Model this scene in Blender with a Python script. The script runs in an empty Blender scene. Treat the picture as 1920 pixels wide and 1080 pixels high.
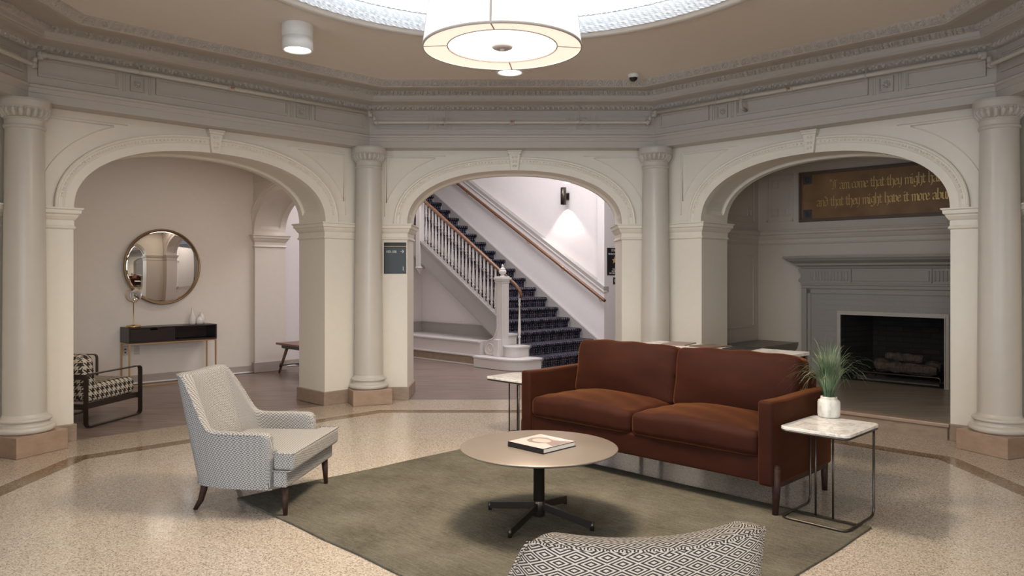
import bpy, math, random
from mathutils import Vector, Matrix
random.seed(7)
PI = math.pi
S2 = math.sqrt(.5)
SC = bpy.context.scene
COL = SC.collection

# ------------------------------------------------------------------ camera, world, exposure
cam_d = bpy.data.cameras.new('camera'); cam = bpy.data.objects.new('camera', cam_d); COL.objects.link(cam)
cam.location = (0, 0, 1.5); cam.rotation_euler = (PI/2, 0, 0)
cam_d.sensor_width = 36; cam_d.lens = 1425/1920*36; cam_d.shift_y = -(540-512)/1920
cam_d.clip_start = .05; cam_d.clip_end = 100
SC.camera = cam
SC.view_settings.view_transform = 'Standard'; SC.view_settings.look = 'None'
SC.view_settings.gamma = 1; SC.view_settings.use_curve_mapping = False
SC.view_settings.exposure = 0.68
w = bpy.data.worlds.new('world'); SC.world = w; w.use_nodes = True
w.node_tree.nodes['Background'].inputs[0].default_value = (.75, .8, .9, 1)
w.node_tree.nodes['Background'].inputs[1].default_value = .15

def area(name, loc, rot, sx, sy, power, col, spread=180, disk=False):
    l = bpy.data.lights.new(name, 'AREA'); l.shape = 'DISK' if disk else 'RECTANGLE'
    l.size = sx; l.size_y = sy; l.energy = power; l.color = col; l.spread = math.radians(spread)
    o = bpy.data.objects.new(name, l); COL.objects.link(o); o.location = loc; o.rotation_euler = rot; return o
def spot(name, loc, rot, power, col, ang, blend=.6, rad=.05):
    l = bpy.data.lights.new(name, 'SPOT'); l.energy = power; l.color = col; l.spot_size = math.radians(ang)
    l.spot_blend = blend; l.shadow_soft_size = rad
    o = bpy.data.objects.new(name, l); COL.objects.link(o); o.location = loc; o.rotation_euler = rot; return o
def point(name, loc, power, col, rad=.1):
    l = bpy.data.lights.new(name, 'POINT'); l.energy = power; l.color = col; l.shadow_soft_size = rad
    o = bpy.data.objects.new(name, l); COL.objects.link(o); o.location = loc; return o
WARM = (1, .82, .62); NEUT = (1, .93, .84); COOL = (.80, .90, 1); HALLC = (.97, .95, 1)
area('light_entrance_window', (0, -3.2, 2.0), (PI/2, 0, 0), 4.6, 2.6, 260, (.82, .90, 1))
area('light_front_left_bay_window', (-4.9, -.2, 1.45), (PI/2, 0, -PI/4), 2.2, 1.9, 75, (.58, .77, 1))
area('light_right_front_fill', (6.2, -3.2, 2.0), (PI/2, 0, PI/5), 4.0, 2.4, 80, (1, .93, .84))  # added fill from the right front; no window stands here
area('light_pendant_lamp', (0, 4.72, 2.86), (0, 0, 0),   .66, .66, 62, WARM, disk=True)
area('light_cove_ring', (0, 4.72, 4.15), (0, 0, 0), 3.0, 3.0, 42, (.93, .96, 1), disk=True)
area('light_stair_hall', (-.4, 12.0, 5.3), (0, 0, 0), 2.6, 2.0, 105, HALLC)
area('light_stair_hall_fill', (1.6, 10.7, 4.2), (.45, 0, -.5), 1.2, 1.2, 38, HALLC)  # added fill that brightens the stair sign wall; no fixture here
area('light_corridor_mirror', (-2.9, 10.0, 3.1), (0, 0, PI/4), 1.2,   .5, 9, (1, .86, .74))
area('light_corridor_left', (-6.0, 7.6, 3.1), (0, 0, PI/4), 1.6, .6, 8, (1, .84, .68))

# ------------------------------------------------------------------ materials
def mat(name, col, rough=.5, metal=0, spec=.5, **kw):
    m = bpy.data.materials.new(name); m.use_nodes = True
    nt = m.node_tree; b = nt.nodes['Principled BSDF']
    b.inputs['Base Color'].default_value = (*col, 1); b.inputs['Roughness'].default_value = rough
    b.inputs['Metallic'].default_value = metal; b.inputs['Specular IOR Level'].default_value = spec
    for k, v in kw.items():
        b.inputs[k.replace('_', ' ')].default_value = v
    return m
def N(m, t, **kw):
    n = m.node_tree.nodes.new(t)
    for k, v in kw.items(): setattr(n, k, v)
    return n
def L(m, a, b): m.node_tree.links.new(a, b)
def B(m): return m.node_tree.nodes['Principled BSDF']
def mth(m, op, a, b=None, c=None):
    n = N(m, 'ShaderNodeMath', operation=op)
    for i, x in enumerate((a, b, c)):
        if x is None: continue
        if isinstance(x, (int, float)): n.inputs[i].default_value = x
        else: L(m, x, n.inputs[i])
    return n.outputs[0]
def ramp(m, fac, stops):
    r = N(m, 'ShaderNodeValToRGB'); e = r.color_ramp.elements
    while len(e) > 1: e.remove(e[-1])
    e[0].position = stops[0][0]; e[0].color = (*stops[0][1], 1)
    for p, c in stops[1:]:
        q = e.new(p); q.color = (*c, 1)
    L(m, fac, r.inputs[0]); return r.outputs[0]
def coords(m, kind='Object', scale=(1, 1, 1)):
    t = N(m, 'ShaderNodeTexCoord'); mp = N(m, 'ShaderNodeMapping'); mp.inputs['Scale'].default_value = scale
    L(m, t.outputs[kind], mp.inputs[0]); return mp.outputs[0]
def noise(m, vec, scale, detail=3, rough=.5):
    n = N(m, 'ShaderNodeTexNoise'); n.inputs['Scale'].default_value = scale; n.inputs['Detail'].default_value = detail
    n.inputs['Roughness'].default_value = rough; L(m, vec, n.inputs['Vector']); return n.outputs['Fac']
def bump(m, h, strength=.3, dist=.01):
    b = N(m, 'ShaderNodeBump'); b.inputs['Strength'].default_value = strength; b.inputs['Distance'].default_value = dist
    L(m, h, b.inputs['Height']); L(m, b.outputs[0], B(m).inputs['Normal'])
def mixc(m, fac, a, b):
    x = N(m, 'ShaderNodeMix', data_type='RGBA')
    if isinstance(fac, (int, float)): x.inputs[0].default_value = fac
    else: L(m, fac, x.inputs[0])
    for i, c in ((6, a), (7, b)):
        if isinstance(c, tuple): x.inputs[i].default_value = (*c, 1)
        else: L(m, c, x.inputs[i])
    return x.outputs[2]

def paint(name, col, rough=.45, b=.12, sc=14):
    m = mat(name, col, rough, spec=.35); v = coords(m)
    n = noise(m, v, sc, 4)
    L(m, mixc(m, n, tuple(c*.96 for c in col), tuple(min(1, c*1.03) for c in col)), B(m).inputs['Base Color'])
    bump(m, n, b, .006); return m
M = {}
M['cream'] = paint('cream_wall_paint', (.76, .70, .60))
M['putty'] = paint('putty_trim_paint', (.47, .425, .375), .38)
M['column'] = paint('putty_column_paint', (.54, .495, .43), .3, .1, 10)
M['ceiling'] = paint('ceiling_paint', (.72, .65, .57), .7, .05)
M['corridor'] = paint('corridor_wall_paint', (.75, .68, .605), .6)
M['hall'] = paint('stair_hall_wall_paint', (.74, .69, .68), .6, .05)
M['hallgrey'] = paint('stair_hall_grey_trim_paint', (.36, .335, .32), .4)
M['hallwhite'] = paint('stair_white_paint', (.64, .60, .58), .35)
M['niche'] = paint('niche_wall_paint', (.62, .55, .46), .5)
M['nichegrey'] = paint('niche_grey_paint', (.33, .295, .26), .45)
M['benchgrey'] = paint('niche_bench_paint', (.26, .235, .20), .4)
M['basegrey'] = paint('grey_baseboard_paint', (.42, .36, .32), .45)
M['white'] = mat('white_enamel', (.78, .77, .74), .35)
M['dome'] = paint('dome_plaster', (.80, .84, .88), .6, .02)
M['rim'] = paint('dome_rim_plaster', (.66, .62, .57), .5, .05)
M['steel'] = mat('bronzed_steel', (.085, .070, .058), .34, .85)
M['tabletop'] = mat('brushed_bronze_top', (.33, .275, .225), .34, .55)
M['brass'] = mat('brushed_brass', (.62, .40, .19), .28, .95)
M['gold'] = mat('gold_frame_metal', (.55, .36, .19), .4, .7)
M['mirrorframe'] = mat('aged_brass_frame', (.30, .21, .12), .35, .8)
M['mirror'] = mat('mirror_glass', (.92, .92, .92), .015, 1)
M['darkwood'] = mat('espresso_wood', (.028, .016, .012), .32)
M['black'] = mat('black_lacquer', (.012, .010, .012), .35)
M['copper'] = mat('copper_sprinkler', (.6, .25, .12), .3, .9)
M['led'] = mat('led_bead', (1, 1, 1), .5, Emission_Color=(.85, .93, 1, 1), Emission_Strength=14)
M['lens'] = mat('downlight_lens', (1, 1, 1), .5, Emission_Color=(1, .95, .88, 1), Emission_Strength=7)
M['diffuser'] = mat('pendant_diffuser', (1, 1, 1), .5, Emission_Color=(1, .97, .92, 1), Emission_Strength=2.2)
M['shade'] = mat('linen_lampshade', (.86, .80, .72), .8, Emission_Color=(1, .93, .84, 1), Emission_Strength=.36)
M['shadering'] = mat('linen_shade_bottom', (.85, .77, .68), .8, Emission_Color=(1, .84, .68, 1), Emission_Strength=.5)
M['shadetrim'] = mat('shade_trim_tape', (.44, .38, .33), .7)
M['glass'] = mat('clear_glass', (1, 1, 1), .02, Transmission_Weight=1.0, IOR=1.45)
M['ceramic'] = mat('white_ceramic', (.70, .66, .62), .35)
M['blackglass'] = mat('smoked_dome', (.01, .01, .01), .05)
M['bigpaper'] = mat('book_pages', (.72, .70, .64), .7)
M['bookpink'] = mat('book_cover', (.50, .40, .355), .35)
M['bookbrown'] = mat('book_cover_brown', (.22, .17, .145), .4)  # dark brown print of the portrait hair, also one magazine cover
M['bookface'] = mat('book_cover_tan', (.44, .345, .29), .4)
M['signgreen'] = mat('sign_slate', (.042, .053, .056), .4)
M['signblack'] = mat('sign_black', (.012, .011, .013), .3)
M['signwhite'] = mat('sign_white', (.75, .72, .68), .5)
M['signgold'] = mat('sign_gold', (.62, .40, .18), .4)
M['outlet'] = mat('outlet_plate', (.55, .49, .43), .4)
M['outletdark'] = mat('outlet_plate_dark', (.03, .028, .025), .4)

def wood(name, c1, c2, rough=.35, sc=(1.5, 18, 18)):
    m = mat(name, c1, rough); v = coords(m, 'Object', sc); n = noise(m, v, 2.2, 5, .6)
    L(m, ramp(m, n, [(.3, c1), (.7, c2)]), B(m).inputs['Base Color']); bump(m, n, .08, .004); return m
M['oak'] = wood('walnut_bench_wood', (.13, .065, .042), (.25, .13, .085))
M['rail'] = wood('handrail_oak', (.105, .046, .022), (.21, .10, .05), .25)
M['legwood'] = wood('dark_walnut', (.028, .013, .010), (.05, .024, .016), .5)
B(M['legwood']).inputs['Specular IOR Level'].default_value = .2
M['consolewood'] = wood('dark_console_wood', (.014, .009, .010), (.032, .018, .016), .35)
M['bark'] = wood('charred_bark', (.03, .022, .018), (.11, .08, .065), .9, (14, 14, 3))

def terrazzo(name, base, dark, light, amt=.62):
    m = mat(name, base, .16, spec=.45); v = coords(m)
    vo = N(m, 'ShaderNodeTexVoronoi'); vo.inputs['Scale'].default_value = 160; L(m, v, vo.inputs['Vector'])
    sep = N(m, 'ShaderNodeSeparateColor'); L(m, vo.outputs['Color'], sep.inputs[0])
    c = ramp(m, sep.outputs[0], [(0, dark), (.16, dark), (.2, base), (amt, base), (amt+.05, light), (1, light)])
    n = noise(m, v, 1.3, 3)
    c2 = mixc(m, mth(m, 'MULTIPLY', n, .25), c, tuple(x*.75 for x in base))
    L(m, c2, B(m).inputs['Base Color'])
    L(m, mth(m, 'MULTIPLY_ADD', noise(m, v, 3, 2), .12, .10), B(m).inputs['Roughness']); return m
M['terrazzo'] = terrazzo('cream_terrazzo', (.43, .36, .285), (.24, .185, .13), (.58, .50, .41))
M['terrazzoborder'] = terrazzo('border_terrazzo', (.44, .355, .27), (.26, .195, .14), (.56, .47, .38))
M['terrazzoband'] = terrazzo('brown_terrazzo_band', (.17, .105, .055), (.07, .042, .025), (.36, .25, .15), .7)

def stone(name, a, b, sc=6, rough=.4):
    m = mat(name, a, rough); v = coords(m, 'Object', (1, 1, 2.2)); n = noise(m, v, sc, 7, .65)
    L(m, ramp(m, n, [(.3, a), (.7, b)]), B(m).inputs['Base Color']); bump(m, n, .06, .004); return m
M['pinkstone'] = stone('pink_marble', (.29, .195, .135), (.40, .28, .20))
M['tanstone'] = stone('tan_marble_base', (.25, .185, .135), (.36, .27, .20), 9)
M['nosing'] = stone('stone_nosing', (.32, .225, .165), (.40, .29, .22), 8)

def planks(name, c1, c2, c3, rot=0, w=.18, l=1.2):
    m = mat(name, c1, .33, spec=.4)
    t = N(m, 'ShaderNodeTexCoord'); mp = N(m, 'ShaderNodeMapping'); mp.inputs['Rotation'].default_value[2] = rot
    L(m, t.outputs['Object'], mp.inputs[0])
    br = N(m, 'ShaderNodeTexBrick'); br.inputs['Scale'].default_value = 1; br.inputs['Mortar Size'].default_value = .0012
    br.inputs['Brick Width'].default_value = l; br.inputs['Row Height'].default_value = w; br.offset = .37
    br.inputs['Color1'].default_value = (*c1, 1); br.inputs['Color2'].default_value = (*c2, 1); br.inputs['Mortar'].default_value = (*[x*.55 for x in c1], 1)
    L(m, mp.outputs[0], br.inputs['Vector'])
    mp2 = N(m, 'ShaderNodeMapping'); mp2.inputs['Scale'].default_value = (1.2, 14, 1); L(m, mp.outputs[0], mp2.inputs[0])
    n = noise(m, mp2.outputs[0], 1.6, 6, .6)
    L(m, mixc(m, ramp(m, n, [(.42, (0, 0, 0)), (.62, (1, 1, 1))]), br.outputs['Color'], c3), B(m).inputs['Base Color'])
    bump(m, n, .05, .003); return m
M['lvt'] = planks('grey_brown_plank_floor', (.15, .108, .088), (.185, .133, .108), (.27, .205, .175), 0)
M['hearthfloor'] = planks('hearth_plank_floor', (.22, .175, .13), (.27, .22, .165), (.33, .28, .22), -PI/4, .6, .6)

def velvet(name, dark, light):
    m = mat(name, dark, .75, spec=.15); b = B(m)
    b.inputs['Sheen Weight'].default_value = .32; b.inputs['Sheen Roughness'].default_value = .35
    b.inputs['Sheen Tint'].default_value = (*light, 1)
    v = coords(m, 'Object', (2, 2, 5)); n = noise(m, v, 2.4, 4, .55)
    L(m, ramp(m, n, [(.3, dark), (.75, tuple(x*1.5 for x in dark))]), b.inputs['Base Color'])
    v2 = coords(m, 'Object'); n2 = noise(m, v2, 9, 3); bump(m, n2, .12, .01); return m
M['velvet'] = velvet('rust_velvet', (.026, .0058, .0024), (1, .36, .10))

def maze(name, c1, c2, px=.05, py=.03, k=3.5, tilt=0):
    m = mat(name, c1, .85, spec=.15)
    t = N(m, 'ShaderNodeTexCoord'); s = N(m, 'ShaderNodeSeparateXYZ'); L(m, t.outputs['UV'], s.inputs[0])
    def tri(o, p, off=0.):
        return mth(m, 'ABSOLUTE', mth(m, 'SUBTRACT', mth(m, 'FRACT', mth(m, 'ADD', mth(m, 'DIVIDE', o, p), off)), .5))
    x = tri(s.outputs[0], px); y = tri(s.outputs[1], py)
    d = mth(m, 'ADD', x, y)                       # 0..1 concentric rhombi
    st = mth(m, 'FRACT', mth(m, 'MULTIPLY', d, k))
    key = mth(m, 'LESS_THAN', mth(m, 'ABSOLUTE', mth(m, 'SUBTRACT', mth(m, 'FRACT', mth(m, 'DIVIDE', s.outputs[0], px)), .34)), .03)
    f = mth(m, 'GREATER_THAN', st, .50)
    L(m, mixc(m, f, c1, c2), B(m).inputs['Base Color'])
    wv = noise(m, t.outputs['UV'], 420, 2)
    bump(m, mth(m, 'ADD', f, wv), .35, .003); return m
M['maze'] = maze('diamond_maze_weave', (.47, .41, .34), (.045, .034, .030), .085, .037, 4.5)
M['diamond'] = maze('small_diamond_weave', (.46, .435, .395), (.15, .145, .14), .036, .023, 2.0)

def hounds(name, c1, c2, p=.05):
    m = mat(name, c1, .85, spec=.15)
    t = N(m, 'ShaderNodeTexCoord'); s = N(m, 'ShaderNodeSeparateXYZ'); L(m, t.outputs['UV'], s.inputs[0])
    x = mth(m, 'DIVIDE', s.outputs[0], p); y = mth(m, 'DIVIDE', s.outputs[1], p)
    i = mth(m, 'LESS_THAN', mth(m, 'FRACT', x), .5); j = mth(m, 'LESS_THAN', mth(m, 'FRACT', y), .5)
    eq = mth(m, 'COMPARE', i, j, .1)
    tw = mth(m, 'LESS_THAN', mth(m, 'FRACT', mth(m, 'MULTIPLY', mth(m, 'ADD', x, y), 2.0)), .5)
    v = mth(m, 'ADD', mth(m, 'MULTIPLY', eq, i), mth(m, 'MULTIPLY', mth(m, 'SUBTRACT', 1, eq), tw))
    L(m, mixc(m, v, c1, c2), B(m).inputs['Base Color']); return m
M['hounds'] = hounds('houndstooth_weave', (.55, .49, .40), (.045, .038, .030), .066)

def plaid(name):
    m = mat(name, (.02, .02, .035), .9, spec=.1)
    t = N(m, 'ShaderNodeTexCoord'); s = N(m, 'ShaderNodeSeparateXYZ'); L(m, t.outputs['UV'], s.inputs[0])
    x, y = s.outputs[0], s.outputs[1]
    a = mth(m, 'LESS_THAN', mth(m, 'FRACT', mth(m, 'DIVIDE', x, .055)), .13)
    b = mth(m, 'GREATER_THAN', mth(m, 'FRACT', mth(m, 'DIVIDE', y, .035)), .35)
    c = mth(m, 'GREATER_THAN', noise(m, t.outputs['UV'], 26, 2), .47)
    l1 = mth(m, 'MULTIPLY', mth(m, 'MULTIPLY', a, b), c)
    h = mth(m, 'LESS_THAN', mth(m, 'FRACT', mth(m, 'DIVIDE', y, .085)), .1)
    w_ = mth(m, 'LESS_THAN', mth(m, 'FRACT', mth(m, 'DIVIDE', x, .22)), .5)
    base = mixc(m, w_, (.012, .013, .024), (.034, .028, .038))
    base = mixc(m, mth(m, 'MULTIPLY', h, .5), base, (.13, .12, .15))
    L(m, mixc(m, mth(m, 'MULTIPLY', l1, .8), base, (.42, .42, .47)), B(m).inputs['Base Color'])
    bump(m, noise(m, t.outputs['UV'], 300, 2), .4, .004); return m
M['runner'] = plaid('navy_plaid_carpet')

def rugmat():
    m = mat('olive_wool_rug', (.13, .105, .075), .95, spec=.08); v = coords(m)
    n1 = noise(m, v, 2.5, 4, .6); n2 = noise(m, v, 60, 3, .7)
    mp = coords(m, 'Object', (14, 1.5, 1)); n3 = noise(m, mp, 5, 3)
    f = mth(m, 'ADD', mth(m, 'MULTIPLY', n1, .5), mth(m, 'ADD', mth(m, 'MULTIPLY', n2, .3), mth(m, 'MULTIPLY', n3, .3)))
    c = ramp(m, f, [(.38, (.064, .056, .040)), (.72, (.182, .163, .122))])
    sp = noise(m, v, 210, 1)
    c = mixc(m, mth(m, 'GREATER_THAN', sp, .76), c, (.42, .38, .30))
    L(m, c, B(m).inputs['Base Color'])
    bump(m, mth(m, 'ADD', n2, n1), .9, .012); return m
M['rug'] = rugmat()
def marble():
    m = mat('white_marble', (.74, .70, .65), .22); v = coords(m); n = noise(m, v, 5, 8, .65)
    w_ = mth(m, 'ABSOLUTE', mth(m, 'SUBTRACT', n, .5))
    L(m, ramp(m, w_, [(0, (.50, .47, .44)), (.03, (.70, .66, .61)), (.12, (.77, .73, .68))]), B(m).inputs['Base Color']); return m
M['marble'] = marble()
def potmat():
    m = mat('veined_ceramic', (.7, .68, .62), .35); v = coords(m, 'Object', (1, 1, .45)); n = noise(m, v, 14, 6, .6)
    L(m, ramp(m, n, [(.3, (.36, .34, .27)), (.45, (.62, .60, .54)), (.6, (.76, .74, .68))]), B(m).inputs['Base Color']); return m
M['pot'] = potmat()
def grass():
    m = mat('grass_blades', (.1, .14, .06), .55); v = coords(m); n = noise(m, v, 9, 3)
    L(m, ramp(m, n, [(.33, (.045, .085, .040)), (.55, (.13, .19, .10)), (.7, (.46, .45, .27))]), B(m).inputs['Base Color']); return m
M['grass'] = grass()
def bricks(name, a, b_, mo, sx=.21, sy=.068, rough=.6, ms=.006, bs=.3):
    m = mat(name, a, rough); t = N(m, 'ShaderNodeTexCoord')
    br = N(m, 'ShaderNodeTexBrick'); br.inputs['Scale'].default_value = 1; br.inputs['Mortar Size'].default_value = ms
    br.inputs['Brick Width'].default_value = sx; br.inputs['Row Height'].default_value = sy
    br.inputs['Color1'].default_value = (*a, 1); br.inputs['Color2'].default_value = (*b_, 1); br.inputs['Mortar'].default_value = (*mo, 1)
    L(m, t.outputs['UV'], br.inputs['Vector']); L(m, br.outputs['Color'], B(m).inputs['Base Color'])
    bump(m, mth(m, 'SUBTRACT', 1, br.outputs['Fac']), bs, .006); return m
M['greybrick'] = bricks('painted_grey_brick', (.30, .275, .25), (.31, .285, .26), (.285, .26, .235), bs=.25, ms=.004)
M['sootbrick'] = bricks('sooty_brick', (.010, .008, .007), (.020, .015, .013), (.006, .005, .005), rough=.9)
def plaquemat():
    m = mat('aged_bronze_panel', (.16, .085, .03), .5); v = coords(m); n = noise(m, v, 3.5, 5)
    L(m, ramp(m, n, [(.3, (.20, .10, .038)), (.7, (.33, .185, .075))]), B(m).inputs['Base Color']); return m
M['plaque'] = plaquemat()
M['plaqueframe'] = mat('plaque_frame', (.13, .085, .065), .5)
M['rosettedark'] = mat('dark_grey_carving', (.10, .092, .085), .6)
M['gilt'] = mat('gilt_lettering', (.72, .50, .20), .35, .6)
M['ash'] = stone('ash_bed', (.05, .042, .036), (.16, .14, .12), 30, .95)

# ------------------------------------------------------------------ mesh helpers
class MB:
    def __init__(s): s.v = []; s.f = []; s.sm = []; s.T = Matrix.Identity(4); s.uv = {}
    def add(s, p): s.v.append(tuple(s.T @ Vector(p))); return len(s.v)-1
    def face(s, ids, smooth=False): s.f.append(tuple(ids)); s.sm.append(smooth)
    def poly(s, pts, smooth=False): s.face([s.add(p) for p in pts], smooth)
    def box(s, x0, x1, y0, y1, z0, z1):
        i = [s.add((x, y, z)) for z in (z0, z1) for y in (y0, y1) for x in (x0, x1)]
        for q in ((0, 2, 3, 1), (4, 5, 7, 6), (0, 1, 5, 4), (2, 6, 7, 3), (0, 4, 6, 2), (1, 3, 7, 5)): s.face([i[k] for k in q])
        return s
    def grid(s, rows, closed_u=False, closed_v=False, smooth=False, flip=False):
        idx = [[s.add(p) for p in r] for r in rows]; n = len(rows); m = len(rows[0])
        for a in range(n if closed_u else n-1):
            for b in range(m if closed_v else m-1):
                q = [idx[a][b], idx[(a+1) % n][b], idx[(a+1) % n][(b+1) % m], idx[a][(b+1) % m]]
                s.face(q[::-1] if flip else q, smooth)
        return idx
    def prism(s, pts, z0, z1):   # pts CCW in xy
        a = [s.add((x, y, z0)) for x, y in pts]; b = [s.add((x, y, z1)) for x, y in pts]; n = len(pts)
        s.face(a[::-1]); s.face(b)
        for i in range(n): s.face([a[i], a[(i+1) % n], b[(i+1) % n], b[i]])
        return s
    def lathe(s, prof, n=32, c=(0, 0, 0), smooth=True, fn=None):
        rows = []
        for k in range(n):
            t = 2*PI*k/n; row = []
            for j, (r, z) in enumerate(prof):
                rr = r + (fn(t, j, z) if fn else 0)
                row.append((c[0]+rr*math.cos(t), c[1]+rr*math.sin(t), c[2]+z))
            rows.append(row)
        s.grid(rows, closed_u=True, smooth=smooth)
        return s
    def tube(s, path, r, n=8, smooth=True, cap=True, closed=False):
        P = [Vector(p) for p in path]; rows = []; up = None; m = len(P)
        for i, p in enumerate(P):
            if closed: d = (P[(i+1) % m]-P[i-1]).normalized()
            else: d = ((P[min(i+1, m-1)]-P[max(i-1, 0)])).normalized()
            if up is None:
                up = Vector((0, 0, 1)) if abs(d.z) < .9 else Vector((1, 0, 0))
            x = up.cross(d)
            if x.length < 1e-4: x = Vector((1, 0, 0)).cross(d)
            x.normalize(); y = d.cross(x).normalized(); up = y
            rr = r[i] if isinstance(r, (list, tuple)) else r
            rows.append([tuple(p + (x*math.cos(2*PI*k/n) + y*math.sin(2*PI*k/n))*rr) for k in range(n)])
        idx = s.grid(rows, closed_v=True, closed_u=closed, smooth=smooth)
        if cap and not closed:
            s.face(idx[0]); s.face(idx[-1][::-1])
        return s
    def bar(s, a, b, w, h, up=(0, 0, 1)):   # rectangular bar
        a = Vector(a); b = Vector(b); d = (b-a).normalized(); up = Vector(up)
        x = d.cross(up).normalized(); y = x.cross(d).normalized()
        rows = [[tuple(p+x*sx*w/2+y*sy*h/2) for sx, sy in ((-1, -1), (1, -1), (1, 1), (-1, 1))] for p in (a, b)]
        idx = s.grid(rows, closed_v=True); s.face(idx[0]); s.face(idx[1][::-1]); return s
    def strap(s, path, w, t, side=(0, 1, 0), closed=False):  # flat strap; side = width direction
        P = [Vector(p) for p in path]; sd = Vector(side).normalized(); rows = []; m = len(P)
        for i, p in enumerate(P):
            d = (P[(i+1) % m]-P[i-1]) if closed else (P[min(i+1, m-1)]-P[max(i-1, 0)])
            d.normalize(); nrm = sd.cross(d).normalized()
            rows.append([tuple(p+sd*a*w/2+nrm*b*t/2) for a, b in ((-1, -1), (1, -1), (1, 1), (-1, 1))])
        idx = s.grid(rows, closed_v=True, closed_u=closed)
        if not closed: s.face(idx[0]); s.face(idx[-1][::-1])
        return s
    def sweep(s, path, prof, closed=False, smooth=False):   # plan path (x,y), profile (out,z); out = to the right of travel
        m = len(path); rows = []
        for i in range(m):
            p = Vector(path[i])
            a = Vector(path[i-1]) if (closed or i > 0) else None
            b = Vector(path[(i+1) % m]) if (closed or i < m-1) else None
            d1 = (p-a).normalized() if a is not None else (b-p).normalized()
            d2 = (b-p).normalized() if b is not None else d1
            n1 = Vector((d1.y, -d1.x)); n2 = Vector((d2.y, -d2.x)); mt = (n1+n2); mt = mt/ (mt.length**2) * 2 if mt.length > 1e-6 else n1
            rows.append([(p.x+mt.x*o, p.y+mt.y*o, z) for o, z in prof])
        idx = s.grid(rows, closed_u=closed, smooth=smooth)
        if not closed: s.face(idx[0]); s.face(idx[-1][::-1])
        return s
    def ball(s, c, r, n=12, sz=1):
        pr = [(r*math.sin(PI*k/n)+1e-5, -r*math.cos(PI*k/n)*sz) for k in range(n+1)]
        return s.lathe(pr, n*2, c)
    def rbox(s, c, h, r, n=6, m=3, fn=None):
        h = Vector(h); r = min(r, *(x*.999 for x in h)); lists = []
        for a in range(3):
            q = [-h[a]+r*k/m for k in range(m)] ; inner = [(-(h[a]-r)+2*(h[a]-r)*k/n) for k in range(n+1)]
            lists.append(q+inner+[-x for x in q[::-1]])
        cache = {}
        def V(i, j, k):
            key = (i, j, k)
            if key in cache: return cache[key]
            p = Vector((lists[0][i], lists[1][j], lists[2][k]))
            q = Vector([max(-(h[a]-r), min(h[a]-r, p[a])) for a in range(3)]); d = p-q
            if d.length > 1e-9: p = q+d.normalized()*r
            if fn: p = Vector(fn(p, h))
            cache[key] = s.add((c[0]+p[0], c[1]+p[1], c[2]+p[2])); return cache[key]
        L0 = [len(x)-1 for x in lists]
        for i in range(L0[0]):
            for j in range(L0[1]):
                s.face([V(i, j, 0), V(i, j+1, 0), V(i+1, j+1, 0), V(i+1, j, 0)], True)
                s.face([V(i, j, L0[2]), V(i+1, j, L0[2]), V(i+1, j+1, L0[2]), V(i, j+1, L0[2])], True)
        for i in range(L0[0]):
            for k in range(L0[2]):
                s.face([V(i, 0, k), V(i+1, 0, k), V(i+1, 0, k+1), V(i, 0, k+1)], True)
                s.face([V(i, L0[1], k), V(i, L0[1], k+1), V(i+1, L0[1], k+1), V(i+1, L0[1], k)], True)
        for j in range(L0[1]):
            for k in range(L0[2]):
                s.face([V(0, j, k), V(0, j, k+1), V(0, j+1, k+1), V(0, j+1, k)], True)
                s.face([V(L0[0], j, k), V(L0[0], j+1, k), V(L0[0], j+1, k+1), V(L0[0], j, k+1)], True)
        return s
    def build(s, name, m, parent=None, bevel=0, sub=0, label=None, seg=2, uvf=None, fix=True):
        me = bpy.data.meshes.new(name); me.from_pydata(s.v, [], s.f)
        me.polygons.foreach_set('use_smooth', s.sm)
        if fix:
            import bmesh
            bm = bmesh.new(); bm.from_mesh(me); bmesh.ops.recalc_face_normals(bm, faces=bm.faces); bm.to_mesh(me); bm.free()
        uv = me.uv_layers.new(name='uv')
        for p in me.polygons:
            n = p.normal; ax = max(range(3), key=lambda a: abs(n[a]))
            for li in p.loop_indices:
                c = me.vertices[me.loops[li].vertex_index].co
                uv.data[li].uv = uvf(c, n) if uvf else ((c.y, c.z), (c.x, c.z), (c.x, c.y))[ax]
        me.materials.append(M[m] if isinstance(m, str) else m)
        o = bpy.data.objects.new(name, me); COL.objects.link(o)
        if parent: o.parent = parent
        if bevel:
            md = o.modifiers.new('bevel', 'BEVEL'); md.width = bevel; md.segments = seg; md.limit_method = 'ANGLE'; md.angle_limit = math.radians(40)
            md.harden_normals = False
        if sub:
            md = o.modifiers.new('sub', 'SUBSURF'); md.levels = sub; md.render_levels = sub
        if label: o['label'] = label
        return o
def thing(name, label, cat, loc=(0, 0, 0), rz=0, group=None):
    o = bpy.data.objects.new(name, None); COL.objects.link(o); o.location = loc; o.rotation_euler = (0, 0, rz)
    o.empty_display_size = .1; o['label'] = label; o['category'] = cat
    if group: o['group'] = group
    return o
def tag(o, label, cat, group=None):
    o['label'] = label; o['category'] = cat
    if group: o['group'] = group
    return o
def struct(o, label=None):
    o['kind'] = 'structure'
    if label: o['label'] = label
    return o
def semp(name, loc=(0, 0, 0), rz=0):
    o = bpy.data.objects.new(name, None); COL.objects.link(o); o.location = loc; o.rotation_euler = (0, 0, rz); o['kind'] = 'structure'; return o
def copy_tree(o, parent=None):
    c = o.copy(); COL.objects.link(c)
    if parent: c.parent = parent
    for ch in [x for x in bpy.data.objects if x.parent == o]: copy_tree(ch, c)
    return c
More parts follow.
